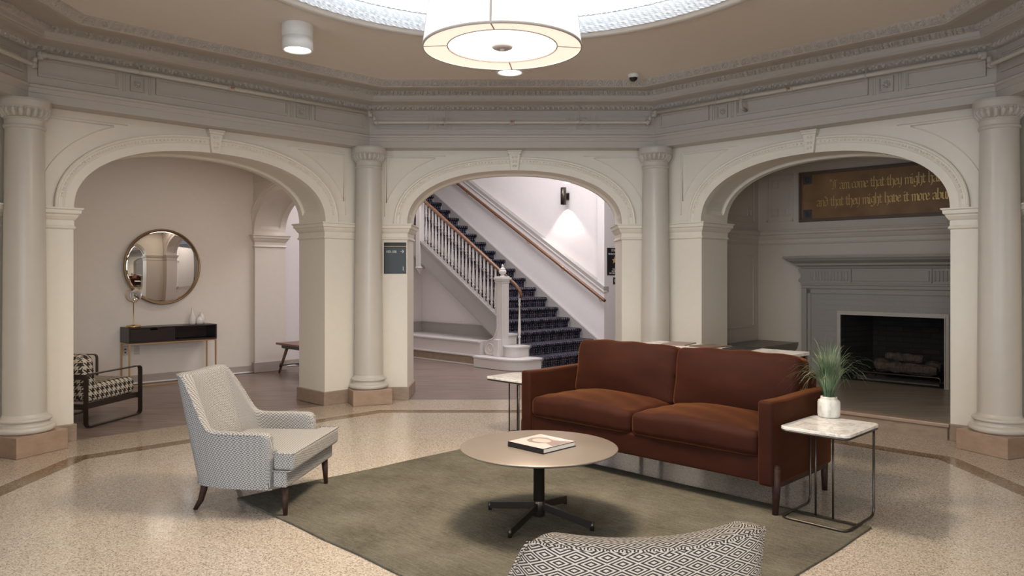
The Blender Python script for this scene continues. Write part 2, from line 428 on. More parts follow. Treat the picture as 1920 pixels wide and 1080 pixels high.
def text(body, size, m, parent, loc, rot=(PI/2, 0, 0), align='CENTER', name='lettering', ext=.001, sx=1, bold=0):
    cu = bpy.data.curves.new('t', 'FONT'); cu.body = body; cu.size = size; cu.align_x = align; cu.extrude = ext; cu.offset = bold
    tmp = bpy.data.objects.new('t', cu); COL.objects.link(tmp)
    me = bpy.data.meshes.new_from_object(tmp.evaluated_get(bpy.context.evaluated_depsgraph_get()))
    bpy.data.objects.remove(tmp); me.materials.clear(); me.materials.append(M[m]); me.name = name
    o = bpy.data.objects.new(name, me); COL.objects.link(o); o.parent = parent; o.location = loc; o.rotation_euler = rot; o.scale = (sx, 1, 1)
    return o

# ------------------------------------------------------------------ octagon geometry
FH, FD = 1.646, 2.411
YC = 8.785
FV = [(-FH, YC), (-FH-FD, YC-FD), (-FH-FD, YC-FD-2*FH), (-FH, YC-2*FD-2*FH), (FH, YC-2*FD-2*FH), (FH+FD, YC-FD-2*FH), (FH+FD, YC-FD), (FH, YC)]
BIS = [112.5, 157.5, 202.5, 247.5, 292.5, 337.5, 22.5, 67.5]
def octo(out):
    k = out/math.cos(math.radians(22.5))
    return [(v[0]+k*math.cos(math.radians(a)), v[1]+k*math.sin(math.radians(a))) for v, a in zip(FV, BIS)]
WO = .215
WV = octo(WO)
WT = .57
# wall k (0 back, 1 back-left diagonal, 2 left ...): from vertex k (right end seen from inside... ) to vertex k-1
def wframe(k):
    a = Vector(WV[k]); b = Vector(WV[k-1])       # a = left end seen from inside, b = right end
    mid = (a+b)/2; return (mid.x, mid.y, 0), (b-a).length/2, math.radians(45*k)
SPR, RISE = 2.08, .635
def arch_pts(w_, n=56, n_=2.25, rise=RISE, spr=SPR):
    out = []
    for i in range(n+1):
        t = PI - PI*i/n; c, s_ = math.cos(t), math.sin(t)
        x = w_*math.copysign(abs(c)**(2/n_), c); z = spr + rise*abs(s_)**(2/n_); out.append((x, z))
    return out
def arch_norms(pts):
    out = []
    for i in range(len(pts)):
        a = pts[max(i-1, 0)]; b = pts[min(i+1, len(pts)-1)]
        d = Vector((b[0]-a[0], b[1]-a[1])).normalized(); n = Vector((-d.y, d.x))
        if i == 0: n = Vector((-1, 0))
        if i == len(pts)-1: n = Vector((1, 0))
        out.append(n)
    return out
IMPOST = [(0, SPR-.19), (.012, SPR-.185), (.018, SPR-.178), (.012, SPR-.165), (.004, SPR-.155), (.004, SPR-.11), (.015, SPR-.10), (.03, SPR-.075), (.034, SPR-.06), (.05, SPR-.05), (.052, SPR-.02), (.065, SPR-.012), (.065, SPR), (0, SPR)]
BASE = [(0, 0), (.022, 0), (.022, .148), (.018, .152), (0, .152)]
def archwall(name, loc, rz, hl, hr, c, w_, ztop, m, thick=WT, mitre=.236, base='tanstone', impost=True, arcm=True, rise=RISE, key=True, zspr=SPR, imp_l=True, imp_r=True, basez=0):
    root = semp(name, loc, rz)
    P = [(x+c, z) for x, z in arch_pts(w_, rise=rise, spr=zspr)]; Nn = arch_norms(P)
    b = MB()
    for y, e in ((0, 0), (thick, mitre)):
        L_, R_ = -hl-e, hr+e
        b.poly([(L_, y, 0), (c-w_, y, 0), (c-w_, y, zspr), (L_, y, zspr)])
        b.poly([(c+w_, y, 0), (R_, y, 0), (R_, y, zspr), (c+w_, y, zspr)])
        b.poly([(L_, y, zspr), (c-w_, y, zspr), (c-w_, y, ztop), (L_, y, ztop)])
        b.poly([(c+w_, y, zspr), (R_, y, zspr), (R_, y, ztop), (c+w_, y, ztop)])
        for i in range(len(P)-1):
            b.poly([(P[i][0], y, P[i][1]), (P[i+1][0], y, P[i+1][1]), (P[i+1][0], y, ztop), (P[i][0], y, ztop)])
    for sx in (-1, 1):
        b.poly([(c+sx*w_, 0, 0), (c+sx*w_, thick, 0), (c+sx*w_, thick, zspr), (c+sx*w_, 0, zspr)])
    prof = [(0, 0), (.09, 0), (.105, .022), (.12, .028), (thick-.12, .028), (thick-.105, .022), (thick-.09, 0), (thick, 0)]
    rows = []
    for i, (p, n) in enumerate(zip(P, Nn)):
        k = 0 if (i < 3 or i > len(P)-4) else 1
        rows.append([(p[0]+n.x*d*k, y, p[1]+n.y*d*k) for y, d in prof])
    b.grid(rows)
    o = b.build('wall_panel', m, root, fix=False)
    if arcm:
        b = MB()
        pr = [(0, 0), (0, -.016), (.075, -.018), (.082, -.026), (.088, -.026), (.092, -.021), (.118, -.024), (.128, -.021), (.134, -.036), (.150, -.040), (.158, -.034), (.16, 0)]
        rows = []
        for i, (p, n) in enumerate(zip(P, Nn)):
            rows.append([(p[0]+n.x*r, y, p[1]+n.y*r) for r, y in pr])
        b.grid(rows); b.build('archivolt', m, root)
        b = MB()                                    # little carved leaves along the archivolt
        L_ = 0; last = None
        for i in range(2, len(P)-2):
            for t in (0, .5):
                q = Vector(P[i]).lerp(Vector(P[i+1]), t); n = Nn[i]
                b.ball((q.x+n.x*.105, -.023, q.y+n.y*.105), .011, 4, 1)
        b.build('archivolt_carving', m, root)
        # spandrel panel mouldings
        O = [(p[0]+n.x*.285, p[1]+n.y*.285) for p, n in zip(P, Nn)]
        for sx in (-1, 1):
            xv = c+sx*(w_+.245); zt = 2.862
            pts = [q for q in O if (q[0]-c)*sx > 0 and (q[0]-xv)*sx < 0 and q[1] < zt]
            pts.sort(key=lambda q: (q[0]-c)*sx)
            b = MB(); r = .006
            path = [(pts[0][0], zt)] + pts + [(xv, pts[-1][1]-.02), (xv, zt)]
            b.tube([(x, -.002, z) for x, z in path], r, 6, closed=True)
            xw = xv+sx*.022
            b.tube([(pts[0][0]-sx*.12, -.002, zt+.022), (xw, -.002, zt+.022), (xw, -.002, zspr+.09)], .005, 6)
            b.build('spandrel_moulding', m, root)
    if key:
        b = MB(); zc = zspr+rise
        zb, z1 = zc-.005, 2.945
        for (za, zb_, wa, wb, dy) in ((zb, z1-.045, .043, .066, .06), (z1-.045, z1-.02, .075, .078, .075), (z1-.02, z1, .084, .086, .085)):
            q = [(c-wa, 0, za), (c+wa, 0, za), (c+wb, 0, zb_), (c-wb, 0, zb_)]
            i0 = [b.add((x, .0, z)) for x, _, z in q]; i1 = [b.add((x, -dy, z)) for x, _, z in q]
            b.face(i1); 
            for k in range(4): b.face([i0[k], i0[(k+1) % 4], i1[(k+1) % 4], i1[k]])
        for zz, ww in ((zb+.05, .02), (zb+.10, .026), (z1-.08, .03)):
            b.ball((c-ww*.6, -.06, zz), .014, 5); b.ball((c+ww*.6, -.06, zz), .014, 5)
        b.build('keystone', m, root, bevel=.003)
    for sx, h, do in ((-1, hl, imp_l), (1, hr, imp_r)):
        if not do: continue
        e = mitre
        path = [(sx*h, 0), (c+sx*w_, 0), (c+sx*w_, thick), (sx*(h+e), thick)]
        if sx > 0: path = path[::-1]
        # outward is right of travel: travelling from the wall corner to the opening seen from inside, right = room side
        if impost: MB().sweep(path, IMPOST).build('impost', m, root)
        if base: MB().sweep(path, BASE).build('baseboard', base, root, bevel=.003)
    return root

names = ['wall_back', 'wall_back_left', 'wall_left', 'wall_front_left', 'wall_front', 'wall_front_right', 'wall_right', 'wall_back_right']
spec = {0: (.03, 1.27), 1: (-.03, 1.277), 7: (.045, 1.261)}
for k in range(8):
    loc, h, rz = wframe(k); c, w_ = spec.get(k, (0, 1.24))
    archwall(names[k], loc, rz, h, h, c, w_, 5.6 if k == 0 else 3.6, 'cream')

# entablature swept round the octagon.  sweep 'out' is right of travel; travel clockwise from above => right = inside
path = FV[::-1]                                   # FV is counter-clockwise; reversed = clockwise
ENT = [(-.215, 2.955), (-.20, 2.948), (0, 2.948), (0, 3.02), (.006, 3.024), (.006, 3.062), (.018, 3.07), (.022, 3.088), (.010, 3.096), (-.008, 3.10), (-.008, 3.375), (.02, 3.38)]
b = MB(); b.sweep(path, ENT, closed=True)
ent = struct(b.build('trim_1', 'putty'))
COR = [(.05, 3.42), (.062, 3.425), (.085, 3.432), (.13, 3.440), (.165, 3.447), (.173, 3.452), (.173, 3.466), (.182, 3.472), (.186, 3.505), (.196, 3.510)]
b = MB(); b.sweep(path, COR, closed=True); struct(b.build('trim_2', 'putty'))
COR2 = [(.235, 3.552), (.50, 3.530), (.505, 3.512), (.56, 3.512), (.566, 3.518)]
b = MB(); b.sweep(path, COR2, closed=True); struct(b.build('trim_3', 'putty'))
def strip(name, p0, p1, fn, ds, nt, m, amp):
    o0 = octo(-p0[0]); o1 = octo(-p1[0]); b = MB()
    nrm = Vector((p1[1]-p0[1], -(p1[0]-p0[0]))).normalized()     # (i, z) direction facing room
    for k in range(8):
        if k in (3, 4, 5): st = ds*4
        else: st = ds
        a0, a1 = Vector((*o0[k], p0[1])), Vector((*o1[k], p1[1])); b0, b1 = Vector((*o0[k-1], p0[1])), Vector((*o1[k-1], p1[1]))
        L_ = (b0-a0).length; n = int(L_/st); d = (b0-a0).normalized(); inn = Vector((d.y, -d.x, 0))
        rows = []
        for i in range(n+1):
            u = i/n; A_ = a0.lerp(b0, u); B_ = a1.lerp(b1, u); row = []
            for j in range(nt+1):
                t = j/nt; p = A_.lerp(B_, t); hh = amp*fn(u*L_, t)*math.sin(min(1, 5*t, 5*(1-t))*PI/2)
                row.append(tuple(p + inn*nrm.x*hh + Vector((0, 0, 1))*nrm.y*hh))
            rows.append(row)
        b.grid(rows, smooth=False)
    return struct(b.build(name, m, fix=False))
def egg(s, t):
    x = ((s/.058) % 1)-.5
    e = 1-(x/.34)**2-((t-.55)/.5)**2
    d = .5 if abs(abs(x)-.5) < .06 and t < .8 else 0
    return max(math.sqrt(max(e, 0)), d)
def fan(s, t):
    p = .105; x = abs(((s/p) % 1)-.5)*2
    r = math.hypot(x*1.1, (t-.05)*1.0)
    return .5+.5*math.cos(2*PI*2.6*r) if r < 1.05 else .2+.5*abs(math.sin(9*s/p*PI))
def acan(s, t):
    p = .085; x = ((s/p) % 1)
    return .5+.5*math.sin(2*PI*(x*2+t*1.4))*math.cos(2*PI*(x*1-t*1.1)) + .35*math.sin(2*PI*5*x)
strip('trim_4', (.02, 3.38), (.05, 3.42), egg, .0075, 6, 'putty', .024)
strip('trim_5', (.196, 3.510), (.235, 3.552), acan, .0075, 7, 'putty', .020)
strip('trim_6', (.566, 3.518), (.614, 3.582), fan, .009, 9, 'putty', .013)

# frieze panels
for k in (0, 1, 2, 6, 7):
    a = Vector(FV[k]); c_ = Vector(FV[k-1]); h = (c_-a).length/2; mid = (a+c_)/2
    root = semp('trim_%d' % (7+k), (mid.x, mid.y, 0), math.radians(45*k))
    def frame(x0, x1, z0, z1, wd=.024, y=.004, dep=.020):
        b = MB()
        for i, (d0, d1, dy) in enumerate(((0, wd*.5, dep), (wd*.5, wd, dep*.5))):
            X0, X1, Z0, Z1 = x0+d0, x1-d0, z0+d0, z1-d0; q = d1-d0
            b.box(X0, X1, y-dy, y+.006, Z0, Z0+q); b.box(X0, X1, y-dy, y+.006, Z1-q, Z1)
            b.box(X0, X0+q, y-dy, y+.006, Z0+q, Z1-q); b.box(X1-q, X1, y-dy, y+.006, Z0+q, Z1-q)
        return b
    z0, z1 = 3.165, 3.325; sq = h*.49
    for sx in (-1, 1):
        q = sx*sq
        frame(q-.065, q+.065, z0, z1-.02, .014).build('rosette_frame', 'putty', root)
        b = MB(); b.ball((q, .0, (z0+z1-.02)/2), .018, 6)
        for j in range(8):
            t = j*PI/4; b.ball((q+.026*math.cos(t), 0, (z0+z1-.02)/2+.026*math.sin(t)), .010, 5)
        b.build('rosette', 'putty', root)
        for j in (-1, 1):
            b = MB()
            for i in range(2): b.box(q+j*(.10+.022*i)-.004, q+j*(.10+.022*i)+.004, 0, .012, z0-.01, z1+.02)
            b.build('reeding', 'putty', root)
        e0, e1 = sorted((sx*(h-.07), q+sx*.16)); frame(e0, e1, z0, z1).build('frieze_panel', 'putty', root)
    frame(-sq+.16, sq-.16, z0, z1).build('frieze_panel', 'putty', root)

# sprinkler pipes
def elbowpath(pts, r=.03, n=4):
    out = [Vector(pts[0])]
    for i in range(1, len(pts)-1):
        p = Vector(pts[i]); a = (Vector(pts[i-1])-p).normalized(); c_ = (Vector(pts[i+1])-p).normalized()
        for k in range(n+1):
            t = k/n; out.append((p+a*r)*(1-t)**2 + p*2*t*(1-t) + (p+c_*r)*t*t)
    out.append(Vector(pts[-1])); return [tuple(x) for x in out]
PV = octo(-.10); zH, zL = 3.325, 3.222
def pipe(k, ya, za, label, hang, spr, tee=None):
    A_ = Vector((*PV[k], za)); B_ = Vector((*PV[k-1], za)); d = (B_-A_).normalized(); inn = Vector((d.y, -d.x, 0))
    A2 = A_+d*ya; B2 = B_-d*ya; mid = (A2+B2)/2
    t = thing('sprinkler_pipe', label, 'pipe', tuple(mid), math.radians(45*k), 'sprinkler pipes along the frieze'); h = (B2-A2).length/2
    b = MB()
    if za == zL: b.tube(elbowpath([(-h, 0, zH-zL-.035), (-h, 0, 0), (h, 0, 0), (h, 0, zH-zL-.035)], .04), .018, 12)
    else: b.tube([(-h, 0, 0), (h, 0, 0)], .021, 12)
    b.build('pipe_run', 'column', t)
    for sx in (-1, 1):
        b = MB(); b.tube([(sx*(h-.045), 0, 0), (sx*h, 0, 0)], .029, 12)
        if za == zH: b.ball((sx*h, 0, 0), .029, 8); b.tube([(sx*h, 0, 0), (sx*h, 0, -.045)], .027, 12)
        b.build('elbow_fitting', 'putty', t)
    for x in hang:
        b = MB(); b.tube([(x*h, 0, .0), (x*h, 0, 3.445-za)], .004, 6); b.tube([(x*h-.008, 0, 0), (x*h+.008, 0, 0)], .026, 12); b.tube([(x*h, 0, 0), (x*h, 0, .05)], .008, 6)
        b.build('pipe_hanger', 'putty', t)
    for x in spr:
        b = MB(); b.tube([(x*h-.03, 0, 0), (x*h+.03, 0, 0)], .028, 12); b.build('tee_fitting', 'putty', t)
        b = MB(); b.tube([(x*h, 0, 0), (x*h, -.05, 0)], .010, 8); b.lathe([(.001, -.002), (.018, -.002), (.018, .002), (.001, .002)], 10, (x*h, -.055, 0)); b.tube([(x*h-.01, -.05, 0), (x*h+.01, -.05, 0)], .008, 6)
        b.build('sprinkler_head', 'copper', t, label='copper sprinkler head')
    if tee is not None:
        b = MB(); b.tube(elbowpath([(tee*h, 0, 0), (tee*h, -.02, -.10), (tee*h, .10, -.12)], .03), .018, 10); b.tube([(tee*h-.03, 0, 0), (tee*h+.03, 0, 0)], .025, 10); b.build('drop_elbow', 'putty', t)
pipe(0, .03, zL, 'grey painted sprinkler pipe dropping low over the central staircase arch', (-.49, .49), (0,))
pipe(1, .02, zH, 'grey painted sprinkler pipe high on the frieze over the left arch with the mirror room', (-.52, .42), (0,))
pipe(7, .02, zH, 'grey painted sprinkler pipe over the right fireplace arch with a drop elbow', (-.52, .42), (-.02,), -.34)
pipe(2, .03, zL, 'short visible end of sprinkler pipe at the far left edge of the frieze', (), ())
pipe(6, .03, zL, 'short visible end of sprinkler pipe at the far right edge of the frieze', (), ())

# ceiling with round opening, dome, rim
CC = (0, 4.72); cz = 3.582
b = MB(); oc = octo(-.60); n = 64; ring = [(CC[0]+2.04*math.cos(2*PI*k/n), CC[1]+2.04*math.sin(2*PI*k/n)) for k in range(n)]
def hit(t):
    d = Vector((math.cos(t), math.sin(t))); best = None
    for k in range(8):
        p = Vector(oc[k]); q = Vector(oc[(k+1) % 8]); e = q-p; r = p-Vector(CC)
        den = d.x*e.y-d.y*e.x
        if abs(den) < 1e-9: continue
        s_ = (r.x*e.y-r.y*e.x)/den; u = (r.x*d.y-r.y*d.x)/den
        if s_ > 0 and -1e-6 <= u <= 1+1e-6: best = s_ if best is None else min(best, s_)
    return Vector(CC)+d*best
angs = sorted([2*PI*k/n for k in range(n)]+[math.atan2(p[1]-CC[1], p[0]-CC[0]) % (2*PI) for p in oc])
b.grid([[(CC[0]+2.04*math.cos(a), CC[1]+2.04*math.sin(a), cz), (*hit(a), cz)] for a in angs], closed_u=True)
struct(b.build('ceiling', 'ceiling'))
RIM = [(2.10, 0), (2.085, -.012), (2.06, -.016), (2.03, -.035), (1.99, -.040), (1.965, -.03), (1.955, -.012), (1.94, -.008)]
b = MB(); b.lathe([(r, cz+z) for r, z in RIM], 96, (0, 4.72, 0)); struct(b.build('trim_20', 'rim'))
b = MB(); pr = []
for j in range(11):
    t = j/10; pr.append((1.94-.05*math.sin(t*PI/2), cz-.008+.125*t))
b.lathe(pr, 480, (0, 4.72, 0), smooth=False, fn=lambda t, j, z: -.012*max(0, math.sin(t*120))*abs(math.cos(j*1.1)) - .006*math.sin(t*240+j))
struct(b.build('trim_21', 'dome'))
b = MB(); b.lathe([(1.89, cz+.118), (1.93, cz+.122), (2.14, cz+.10), (2.16, cz+.13), (2.12, cz+.22), (1.9, cz+.42), (1.5, cz+.60), (1.0, cz+.72), (.5, cz+.78), (.001, cz+.80)], 96, (0, 4.72, 0))
struct(b.build('ceiling_dome', 'dome'))
led = thing('cove_light_strip', 'ring of bright white light beads around the lip of the ceiling dome', 'light strip', (0, 4.72, cz+.128))
b = MB(); b.lathe([(1.895, -.008), (1.93, -.008), (1.93, 0), (1.895, 0)], 96); b.build('tape', 'white', led)
b = MB()
for k in range(260):
    t = 2*PI*k/260; b.ball((1.903*math.cos(t), 1.903*math.sin(t), .008), .0085, 4)
o = b.build('bead_lights', 'led', led); o['kind'] = 'stuff'

# floors
def poly_floor(name, outer, inner, z, m):
    b = MB()
    if inner is None: b.poly([(*p, z) for p in outer])
    else: b.grid([[(*a_, z), (*c_, z)] for a_, c_ in zip(outer, inner)], closed_u=True)
    return struct(b.build(name, m))
poly_floor('floor', octo(-.62), None, 0, 'terrazzo')
poly_floor('floor_band', octo(-.458), octo(-.62), 0, 'terrazzoband')
poly_floor('floor_border', octo(WO-.0), octo(-.458), 0, 'terrazzoborder')
b = MB(); b.poly([(-12, -4, -.004), (12, -4, -.004), (12, 20, -.004), (-12, 20, -.004)]); struct(b.build('floor_corridor', 'lvt'))

# ------------------------------------------------------------------ columns
def make_column(k, label):
    k_ = octo(.04)[k]; t = thing('column', label, 'column', (k_[0], k_[1], 0), math.radians(BIS[k]-90), 'columns at the corners of the octagon')
    b = MB(); b.box(-.225, .225, -.225, .225, 0, .172); b.build('plinth', 'pinkstone', t, bevel=.006, label='pinkish marble plinth')
    b = MB(); pr = [(.20, .172)]
    for j in range(9): a = -PI/2+PI*j/8; pr.append((.196+.030*math.cos(a), .200+.028*math.sin(a)))
    pr += [(.190, .232), (.186, .238), (.184, .255), (.188, .262)]
    for j in range(7): a = -PI/2+PI*j/6; pr.append((.184+.018*math.cos(a), .278+.016*math.sin(a)))
    pr += [(.178, .297), (.170, .305), (.162, .325)]
    b.lathe(pr, 56); b.build('column_base', 'column', t)
    b = MB(); pr = [(.162, .325)]
    for j in range(13):
        z = .36+(2.70-.36)*j/12; q = j/12; pr.append((.162-.019*q**1.6, z))
    b.lathe(pr, 56); b.build('shaft', 'column', t)
    b = MB(); pr = [(.143, 2.70), (.150, 2.703), (.156, 2.713), (.156, 2.722), (.148, 2.732), (.146, 2.74), (.146, 2.775), (.152, 2.78), (.157, 2.79)]
    n0 = len(pr)
    for j in range(9): a = j/8; pr.append((.157+.030*math.sin(a*PI/2), 2.79+.075*a))
    n1 = len(pr)
    pr += [(.185, 2.872), (.195, 2.88), (.195, 2.93), (.190, 2.948), (.05, 2.948)]
    def fn(a, j, z):
        if n0 <= j < n1:
            u = (j-n0)/8; x = (a*20/(2*PI)) % 1 - .5
            e = 1-(x/.36)**2-((u-.55)/.52)**2
            return -.012+ .020*math.sqrt(max(0, e)) if abs(x) < .47 else .004
        return 0
    b.lathe(pr, 240, fn=fn, smooth=False); b.build('capital', 'column', t)
    return t
make_column(0, 'putty painted column between the mirror-room arch and the staircase arch')
make_column(7, 'putty painted column between the staircase arch and the fireplace arch')
make_column(1, 'putty painted column at the far left edge, left of the mirror-room arch')
make_column(6, 'putty painted column at the far right edge, right of the fireplace arch')

# ------------------------------------------------------------------ corridor behind the left arch (frame: x along wall, y outward)
LM, LH, LR = wframe(1); RM, RH, RR = wframe(7)
def wallbox(name, loc, rz, boxes, m):
    o = semp(name, loc, rz); b = MB()
    for q in boxes: b.box(*q)
    b.build('wall_panel', m, o); return o
wm = wallbox('wall_corridor_mirror', LM, LR, [(-3.6, 2.53, 3.3, 3.5, 0, 3.3), (-3.8, -3.6, .3, 3.5, 0, 3.3)], 'corridor')
BG = [(0, 0), (.035, 0), (.035, .012), (.030, .024), (.016, .026), (.016, .105), (.010, .115), (0, .115)]
b = MB(); b.sweep([(2.0, 3.3), (-3.6, 3.3)][::-1], BG); b.build('baseboard', 'basegrey', wm)
b = MB(); b.tube([(-3.6, 3.262, .010), (2.0, 3.262, .010)], .013, 6); b.build('shoe_moulding', 'white', wm)
wf = wallbox('wall_corridor_far', LM, LR, [(2.5, 4.4, 3.6, 3.75, 0, 5.6), (4.4, 4.5, 3.6, 3.9, 0, 5.6), (4.5, 5.168, 3.772, 3.9, 0, 5.6), (5.15, 5.60, 3.772, 3.9, 0, 2.0)], 'hall')
b = MB(); b.sweep([(2.5, 3.6), (4.4, 3.6)], BG); b.build('baseboard', 'basegrey', wf)
b = MB(); b.tube([(2.5, 3.562, .010), (4.4, 3.562, .010)], .013, 6); b.build('shoe_moulding', 'white', wf)
# cross arch between mirror corridor and stair hall
def lw(a, b_, fr=(LM, LR)):
    c, s_ = math.cos(fr[1]), math.sin(fr[1]); return (fr[0][0]+a*c-b_*s_, fr[0][1]+a*s_+b_*c, 0)
archwall('wall_cross_arch', lw(2.013, 2.06), LR-PI/2, 1.18+.06, 1.5, 0, 1.18, 5.6, 'corridor', thick=.5, mitre=0, base='basegrey', key=False)
# ceilings of the side rooms
b = MB()
for k in (2, 3, 4, 5, 6):
    loc, h, rz = wframe(k); c, s_ = math.cos(rz), math.sin(rz)
    q = [(-h-.1, .3), (h+.1, .3), (h+2.8, 6.5), (-h-2.8, 6.5)]
    b.poly([(loc[0]+x*c-y*s_, loc[1]+x*s_+y*c, 3.3) for x, y in q])
for fr, x0, x1 in (((LM, LR), -4.2, 2.52), ((RM, RR), -1.95, 4.4)):
    b.poly([(*lw(x, y, fr)[:2], 3.3) for x, y in ((x0, .3), (x1, .3), (x1, 3.9), (x0, 3.9))])
struct(b.build('ceiling_corridor', 'ceiling'))
b = MB(); b.poly([(-7, 9.2, 5.6), (9, 9.2, 5.6), (9, 19.8, 5.6), (-7, 19.8, 5.6)]); struct(b.build('ceiling_stair_hall', 'hall'))
b = MB()
for q in ((-11.8, -11.6, -3.8, 19.8, 0, 5.6), (11.6, 11.8, -3.8, 19.8, 0, 5.6), (-11.8, 11.8, 19.6, 19.8, 0, 5.6), (-11.8, 11.8, -3.8, -3.6, 0, 5.6)): b.box(*q)
struct(b.build('wall_outer', 'corridor'))
wn = semp('window_1', (0, -3.45, 0))
b = MB()
for x in (-2.35, -.8, .8, 2.35): b.box(x-.05, x+.05, -.06, .06, .65, 3.35)
for z in (.65, 1.9, 3.35): b.box(-2.4, 2.4, -.06, .06, z-.05, z+.05)
b.build('window_frame', 'white', wn)

# ------------------------------------------------------------------ mirror, console, lamp, vases, outlets, bench
t = thing('round_mirror', 'large round mirror in a thin aged brass frame above the console table', 'mirror', lw(.674, 3.272)[:2]+(1.587,), LR+math.radians(3))
b = MB(); b.T = Matrix.Rotation(PI/2, 4, 'X')
b.lathe([(.485, .0), (.520, .0), (.524, .012), (.520, .045), (.505, .048), (.500, .030), (.485, .022)], 96); b.build('frame', 'mirrorframe', t)
b = MB(); b.T = Matrix.Rotation(PI/2, 4, 'X'); b.lathe([(.001, .026), (.470, .026), (.495, .018)], 96); b.build('mirror_glass', 'mirror', t, label='bevelled mirror glass')

x0, x1 = .131, 1.302; cxm = (x0+x1)/2; hw = (x1-x0)/2
t = thing('console_table', 'dark wood console table with one drawer on gold metal legs under the round mirror', 'table', lw(cxm, 3.115), LR)
b = MB(); zt, zb = .782, .576
b.box(-hw, hw, -.165, .165, zt-.018, zt); b.box(-hw, hw, -.165, .165, zb, zb+.018)
b.box(-hw, -hw+.018, -.165, .165, zb+.018, zt-.018); b.box(hw-.018, hw, -.165, .165, zb+.018, zt-.018)
b.box(-.009, .009, -.163, .165, zb+.018, zt-.018); b.box(-hw+.018, hw-.018, .15, .165, zb+.018, zt-.018)
b.build('body', 'consolewood', t, bevel=.002)
b = MB(); X0, X1 = -hw+.021, -.012; b.box(X0, X1, -.162, -.145, zb+.021, zt-.042); mx = (X0+X1)/2+.02
b.box(X0, mx-.045, -.162, -.145, zt-.042, zt-.021); b.box(mx+.045, X1, -.162, -.145, zt-.042, zt-.021)
b.build('drawer', 'consolewood', t, label='drawer front with a small cut-out grip')
for sx in (-1, 1):
    for sy in (-1, 1):
        b = MB(); b.box(sx*(hw-.012)-.009, sx*(hw-.012)+.009, sy*.15-.009, sy*.15+.009, 0, zb); b.build('leg', 'gold', t)
b = MB()
for sy in (-1, 1):
    b.box(-hw+.004, hw-.004, sy*.15-.008, sy*.15+.008, .002, .020)
for sx in (-1, 1): b.box(sx*(hw-.012)-.008, sx*(hw-.012)+.008, -.150, .150, .002, .020)
b.build('floor_rail', 'gold', t)
b = MB()
for sy in (-1, 1): b.box(-hw+.004, hw-.004, sy*.15-.008, sy*.15+.008, zb-.020, zb-.002)
for sx in (-1, 1): b.box(sx*(hw-.012)-.008, sx*(hw-.012)+.008, -.150, .150, zb-.020, zb-.002)
b.build('top_rail', 'gold', t)

t = thing('table_lamp', 'slim brass table lamp with ring and clear glass globe on console left end', 'lamp', lw(.222, 3.05)[:2]+(.782,), LR)
b = MB(); b.lathe([(.001, 0), (.085, 0), (.088, .004), (.088, .022), (.082, .028), (.03, .030), (.022, .036), (.001, .036)], 40); b.build('base', 'brass', t)
b = MB(); b.lathe([(.012, .030), (.008, .05), (.006, .06), (.006, .325), (.010, .33), (.010, .355), (.001, .36)], 14); b.build('pole', 'brass', t)
b = MB(); b.tube([(.097*math.cos(a*PI/24), 0, .432+.097*math.sin(a*PI/24)) for a in range(48)], .0055, 8, closed=True); b.build('ring', 'brass', t)
b = MB(); b.ball((.03, -.01, .43), .072, 16); b.build('globe', 'glass', t)
b = MB(); b.lathe([(.001, .36), (.013, .362), (.014, .385), (.010, .40), (.016, .42), (.016, .44), (.001, .455)], 14); b.build('bulb', 'ceramic', t)
def vase(lx, ly, prof, label):
    o = MB(); o.lathe(prof, 28); o = o.build('vase', 'ceramic'); o.location = lw(lx, ly)[:2]+(.782,)
    tag(o, label, 'vase', 'small white vases on the console')
vase(1.010, 3.09, [(.001, 0), (.040, 0), (.046, .02), (.047, .06), (.040, .11), (.022, .16), (.013, .19), (.012, .225), (.014, .232), (.010, .232), (.009, .19)], 'tallest white bottle vase with a slim neck on the console')
vase(1.105, 3.08, [(.001, 0), (.040, 0), (.048, .015), (.050, .045), (.042, .075), (.024, .092), (.020, .105), (.022, .112), (.015, .112)], 'short squat white vase in front on the console')
vase(1.168, 3.16, [(.001, 0), (.042, 0), (.048, .03), (.047, .08), (.034, .12), (.020, .14), (.016, .158), (.018, .165), (.013, .165)], 'middle-height white vase standing behind the squat one on the console')
for (a_, lab, mm) in ((.20, 'wall outlet with dark sockets behind the left console legs', 'outletdark'), (.345, 'plain beige wall outlet right of the one with dark sockets', 'outlet')):
    t = thing('wall_outlet', lab, 'outlet', lw(a_, 3.3)[:2]+(.455,), LR)
    b = MB(); b.box(-.038, .038, -.008, 0, -.06, .06); b.build('plate', 'outlet', t, bevel=.003)
    for z in (-.022, .022):
        b = MB(); b.rbox((0, -.009, z), (.012, .004, .009), .003, 1, 2); b.build('socket', mm, t)
# thermostat-like frame on right pier reveal
loc = lw(.045+1.261-.008, .30, (RM, RR))
o = MB(); o.box(-.012, .006, -.10, .10, -.14, .15); o = o.build('picture_frame', 'darkwood', bevel=.003); o.location = loc[:2]+(1.60,); o.rotation_euler = (0, 0, RR)
tag(o, 'thin dark brown framed panel edge on the inner side of the right arch pier', 'frame')

